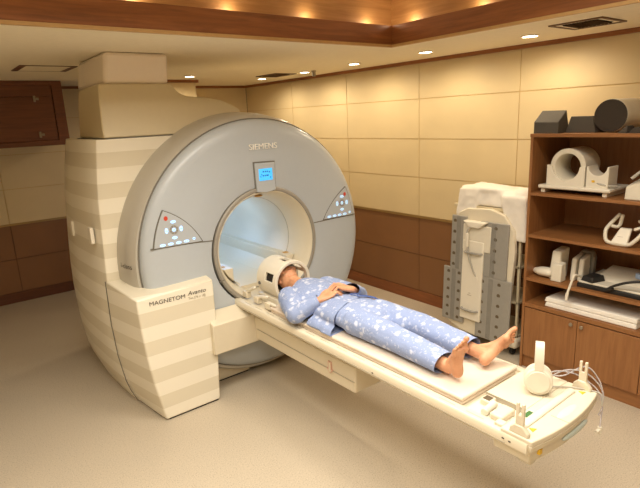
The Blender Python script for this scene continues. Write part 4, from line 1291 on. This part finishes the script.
# ================================================================== COIL TROLLEY
tr_ = thing('coil_trolley', 'cream trolley standing between the brown wall panels and the wooden cabinet', 'trolley', (3.75, 2.45, 0))
TY0, TY1 = 2.13, 2.75
for z in (.16, .45, .75, 1.02):
    obj('shelf', bx((3.62, TY0, z), (3.99, TY1, z+.018)), M['cream2'], tr_, bevel=.003)
obj('top_board', bx((3.60, TY0-.01, 1.20), (4.0, TY1+.01, 1.225)), M['cream2'], tr_, bevel=.004)
for x in (3.62, 3.97):
    for y in (TY0, TY1-.02):
        obj('post', bx((x, y, .07), (x+.02, y+.02, 1.2)), M['cream2'], tr_)
obj('base_tray', bx((3.58, TY0-.02, .07), (4.0, TY1+.02, .16)), M['cream'], tr_, bevel=.03, seg=4)
for x in (3.64, 3.95):
    for y in (TY0+.04, TY1-.04):
        bm = NB(); cyl(bm, (x, y-.012, .035), (x, y+.012, .035), .035, 20); box(bm, (x-.012, y-.018, .04), (x+.012, y+.018, .08))
        obj('caster', bm, M['black'], tr_, bevel=.002)
bm = NB()   # items glimpsed on the trolley's open side
tag(obj('black_pad', bx((3.66, 2.15, 1.0385), (3.86, 2.40, 1.07)), M['black'], bevel=.006), 'black pad lying on the trolley shelf behind the grey coil', 'pad')

# spine coil standing against the trolley
sc = thing('spine_coil', 'tall grey perforated spine coil standing upright in front of the trolley', 'coil', (3.54, 2.46, .13))
def lean(z): return 3.53+0.045*(z-.13)         # leans back slightly
def slab(y0, y1, z0, z1, d0, d1, name, mat, cut=.0, par=None, bevel=.006):
    bm = NB()
    hexa(bm, [(lean(z0)-d1, y0, z0), (lean(z0)-d0, y0, z0), (lean(z0)-d0, y1, z0), (lean(z0)-d1, y1, z0),
              (lean(z1)-d1, y0, z1), (lean(z1)-d0, y0, z1), (lean(z1)-d0, y1, z1), (lean(z1)-d1, y1, z1)])
    return obj(name, bm, mat, par or sc, bevel=bevel)
# back board: tall with rounded shoulders and bowed foot
pts = [(2.17, .25), (2.20, .17), (2.30, .125), (2.46, .11), (2.62, .125), (2.74, .17), (2.77, .25), (2.73, 1.05), (2.68, 1.16), (2.60, 1.20), (2.38, 1.215), (2.25, 1.18), (2.16, 1.06), (2.14, .9)]
bm = NB()
A_ = [bm.verts.new((lean(z)-.012, y, z)) for y, z in pts]; B_ = [bm.verts.new((lean(z)+.03, y, z)) for y, z in pts]
bm.faces.new(A_); bm.faces.new(B_[::-1])
for i in range(len(pts)): bm.faces.new((A_[i], A_[(i+1) % len(pts)], B_[(i+1) % len(pts)], B_[i]))
obj('back_board', bm, M['cream'], sc, bevel=.008, seg=3)
def perf(y0, y1, z0, z1, cols, n, name='perforated_panel'):
    o = slab(y0, y1, z0, z1, .014, .032, name, M['greycoil'])
    for c_ in cols:
        for k in range(n):
            z = z0+(z1-z0)*(k+.5)/n
            bm = NB(); cyl(bm, (lean(z)-.030, c_, z), (lean(z)-.0325, c_, z), .0155, 16)
            obj('hole', bm, M['hole'], o)
    bm = NB()
    nr = 4
    mid = (min(cols)+max(cols))/2 if len(cols) > 1 else (y0+y1)/2
    for k in range(nr):
        y = mid-.016+.0107*k
        hexa(bm, [(lean(z0)-.034, y-.002, z0+.01), (lean(z0)-.03, y-.002, z0+.01), (lean(z0)-.03, y+.002, z0+.01), (lean(z0)-.034, y+.002, z0+.01),
                  (lean(z1)-.034, y-.002, z1-.01), (lean(z1)-.03, y-.002, z1-.01), (lean(z1)-.03, y+.002, z1-.01), (lean(z1)-.034, y+.002, z1-.01)])
    obj('ribs', bm, M['greyrib'], o)
perf(2.585, 2.735, .66, 1.135, [2.70], 5)
perf(2.19, 2.45, .66, 1.115, [2.305], 5)
perf(2.575, 2.80, .195, .675, [2.745, 2.635], 6)
perf(2.135, 2.45, .125, .66, [2.245, 2.40], 6)
slab(2.40, 2.60, .255, .94, .015, .048, 'center_plate', M['white'])
slab(2.345, 2.61, .86, 1.075, .012, .04, 'connector_shield', M['offwhite'])
def ch(z, y0, y1):
    bm = NB(); X_ = lean(z)-.05
    tube(bm, spline([(X_+.004, y0, z), (X_-.018, y0+.02, z), (X_-.022, (y0+y1)/2, z), (X_-.018, y1-.02, z), (X_+.004, y1, z)], 5), [(.012, .009)]*21, 12, round_end=True)
    obj('handle', bm, M['greycoil'], sc)
ch(.345, 2.425, 2.58); ch(.845, 2.41, 2.575)
bm = NB(); X_ = lean(1.0)-.055
hexa(bm, [(X_-.02, 2.44, 1.055), (X_+.03, 2.44, 1.055), (X_+.03, 2.53, 1.055), (X_-.02, 2.53, 1.055), (X_-.015, 2.37, 1.11), (X_+.05, 2.37, 1.11), (X_+.05, 2.60, 1.11), (X_-.015, 2.60, 1.11)])
obj('plug_cap', bm, M['white'], sc, bevel=.012, seg=3)
bm = NB(); tube(bm, spline([(X_, 2.50, 1.08), (X_-.02, 2.54, 1.03), (X_-.02, 2.54, .93), (X_-.018, 2.52, .80), (X_-.012, 2.475, .68), (X_+.0, 2.455, .64)], 7), .008, 10)
obj('cord', bm, M['cable'], sc)
bm = NB(); tube(bm, [(X_-.02, 2.541, 1.0), (X_-.02, 2.541, .90)], .014, 12, round_end=True); obj('cord_grip', bm, M['white'], sc)
bm = NB(); box(bm, (X_-.012, 2.435, .585), (X_+.02, 2.475, .64)); obj('cord_clip', bm, M['white'], sc, bevel=.004)
obj('plate_print', slab(2.49, 2.53, .47, .475, .048, .0495, 'plate_print', M['ink_l'], bevel=0).data and bx((lean(.49)-.0495, 2.50, .488), (lean(.49)-.0475, 2.52, .492)), M['ink_l'], sc)

# white fabric pad draped over the trolley top
B = NB()
hexa(B, [(3.60, 2.10, 1.23), (3.92, 2.10, 1.23), (3.92, 2.72, 1.23), (3.60, 2.72, 1.23), (3.62, 2.11, 1.345), (3.90, 2.11, 1.35), (3.90, 2.70, 1.38), (3.63, 2.71, 1.37)])
hexa(B, [(3.585, 2.07, .98), (3.62, 2.07, .98), (3.64, 2.26, .98), (3.60, 2.26, .98), (3.585, 2.09, 1.33), (3.64, 2.09, 1.34), (3.64, 2.30, 1.34), (3.585, 2.30, 1.33)])
hexa(B, [(3.585, 2.55, 1.12), (3.62, 2.55, 1.12), (3.62, 2.735, 1.12), (3.585, 2.735, 1.12), (3.60, 2.50, 1.36), (3.66, 2.50, 1.37), (3.66, 2.71, 1.37), (3.60, 2.71, 1.36)])
ball(B, (3.70, 2.16, 1.34), (.10, .09, .05), 20, 12)
ball(B, (3.68, 2.50, 1.36), (.08, .24, .03), 20, 12)
b2 = remesh(B, .009, 16)
wrinkle(b2, .004, 10, (1, 1, 1), 5)
o = obj('padded_cover', b2, M['fleece'], angle=180)
tag(o, 'white padded fabric cover folded over the top of the trolley', 'cover')
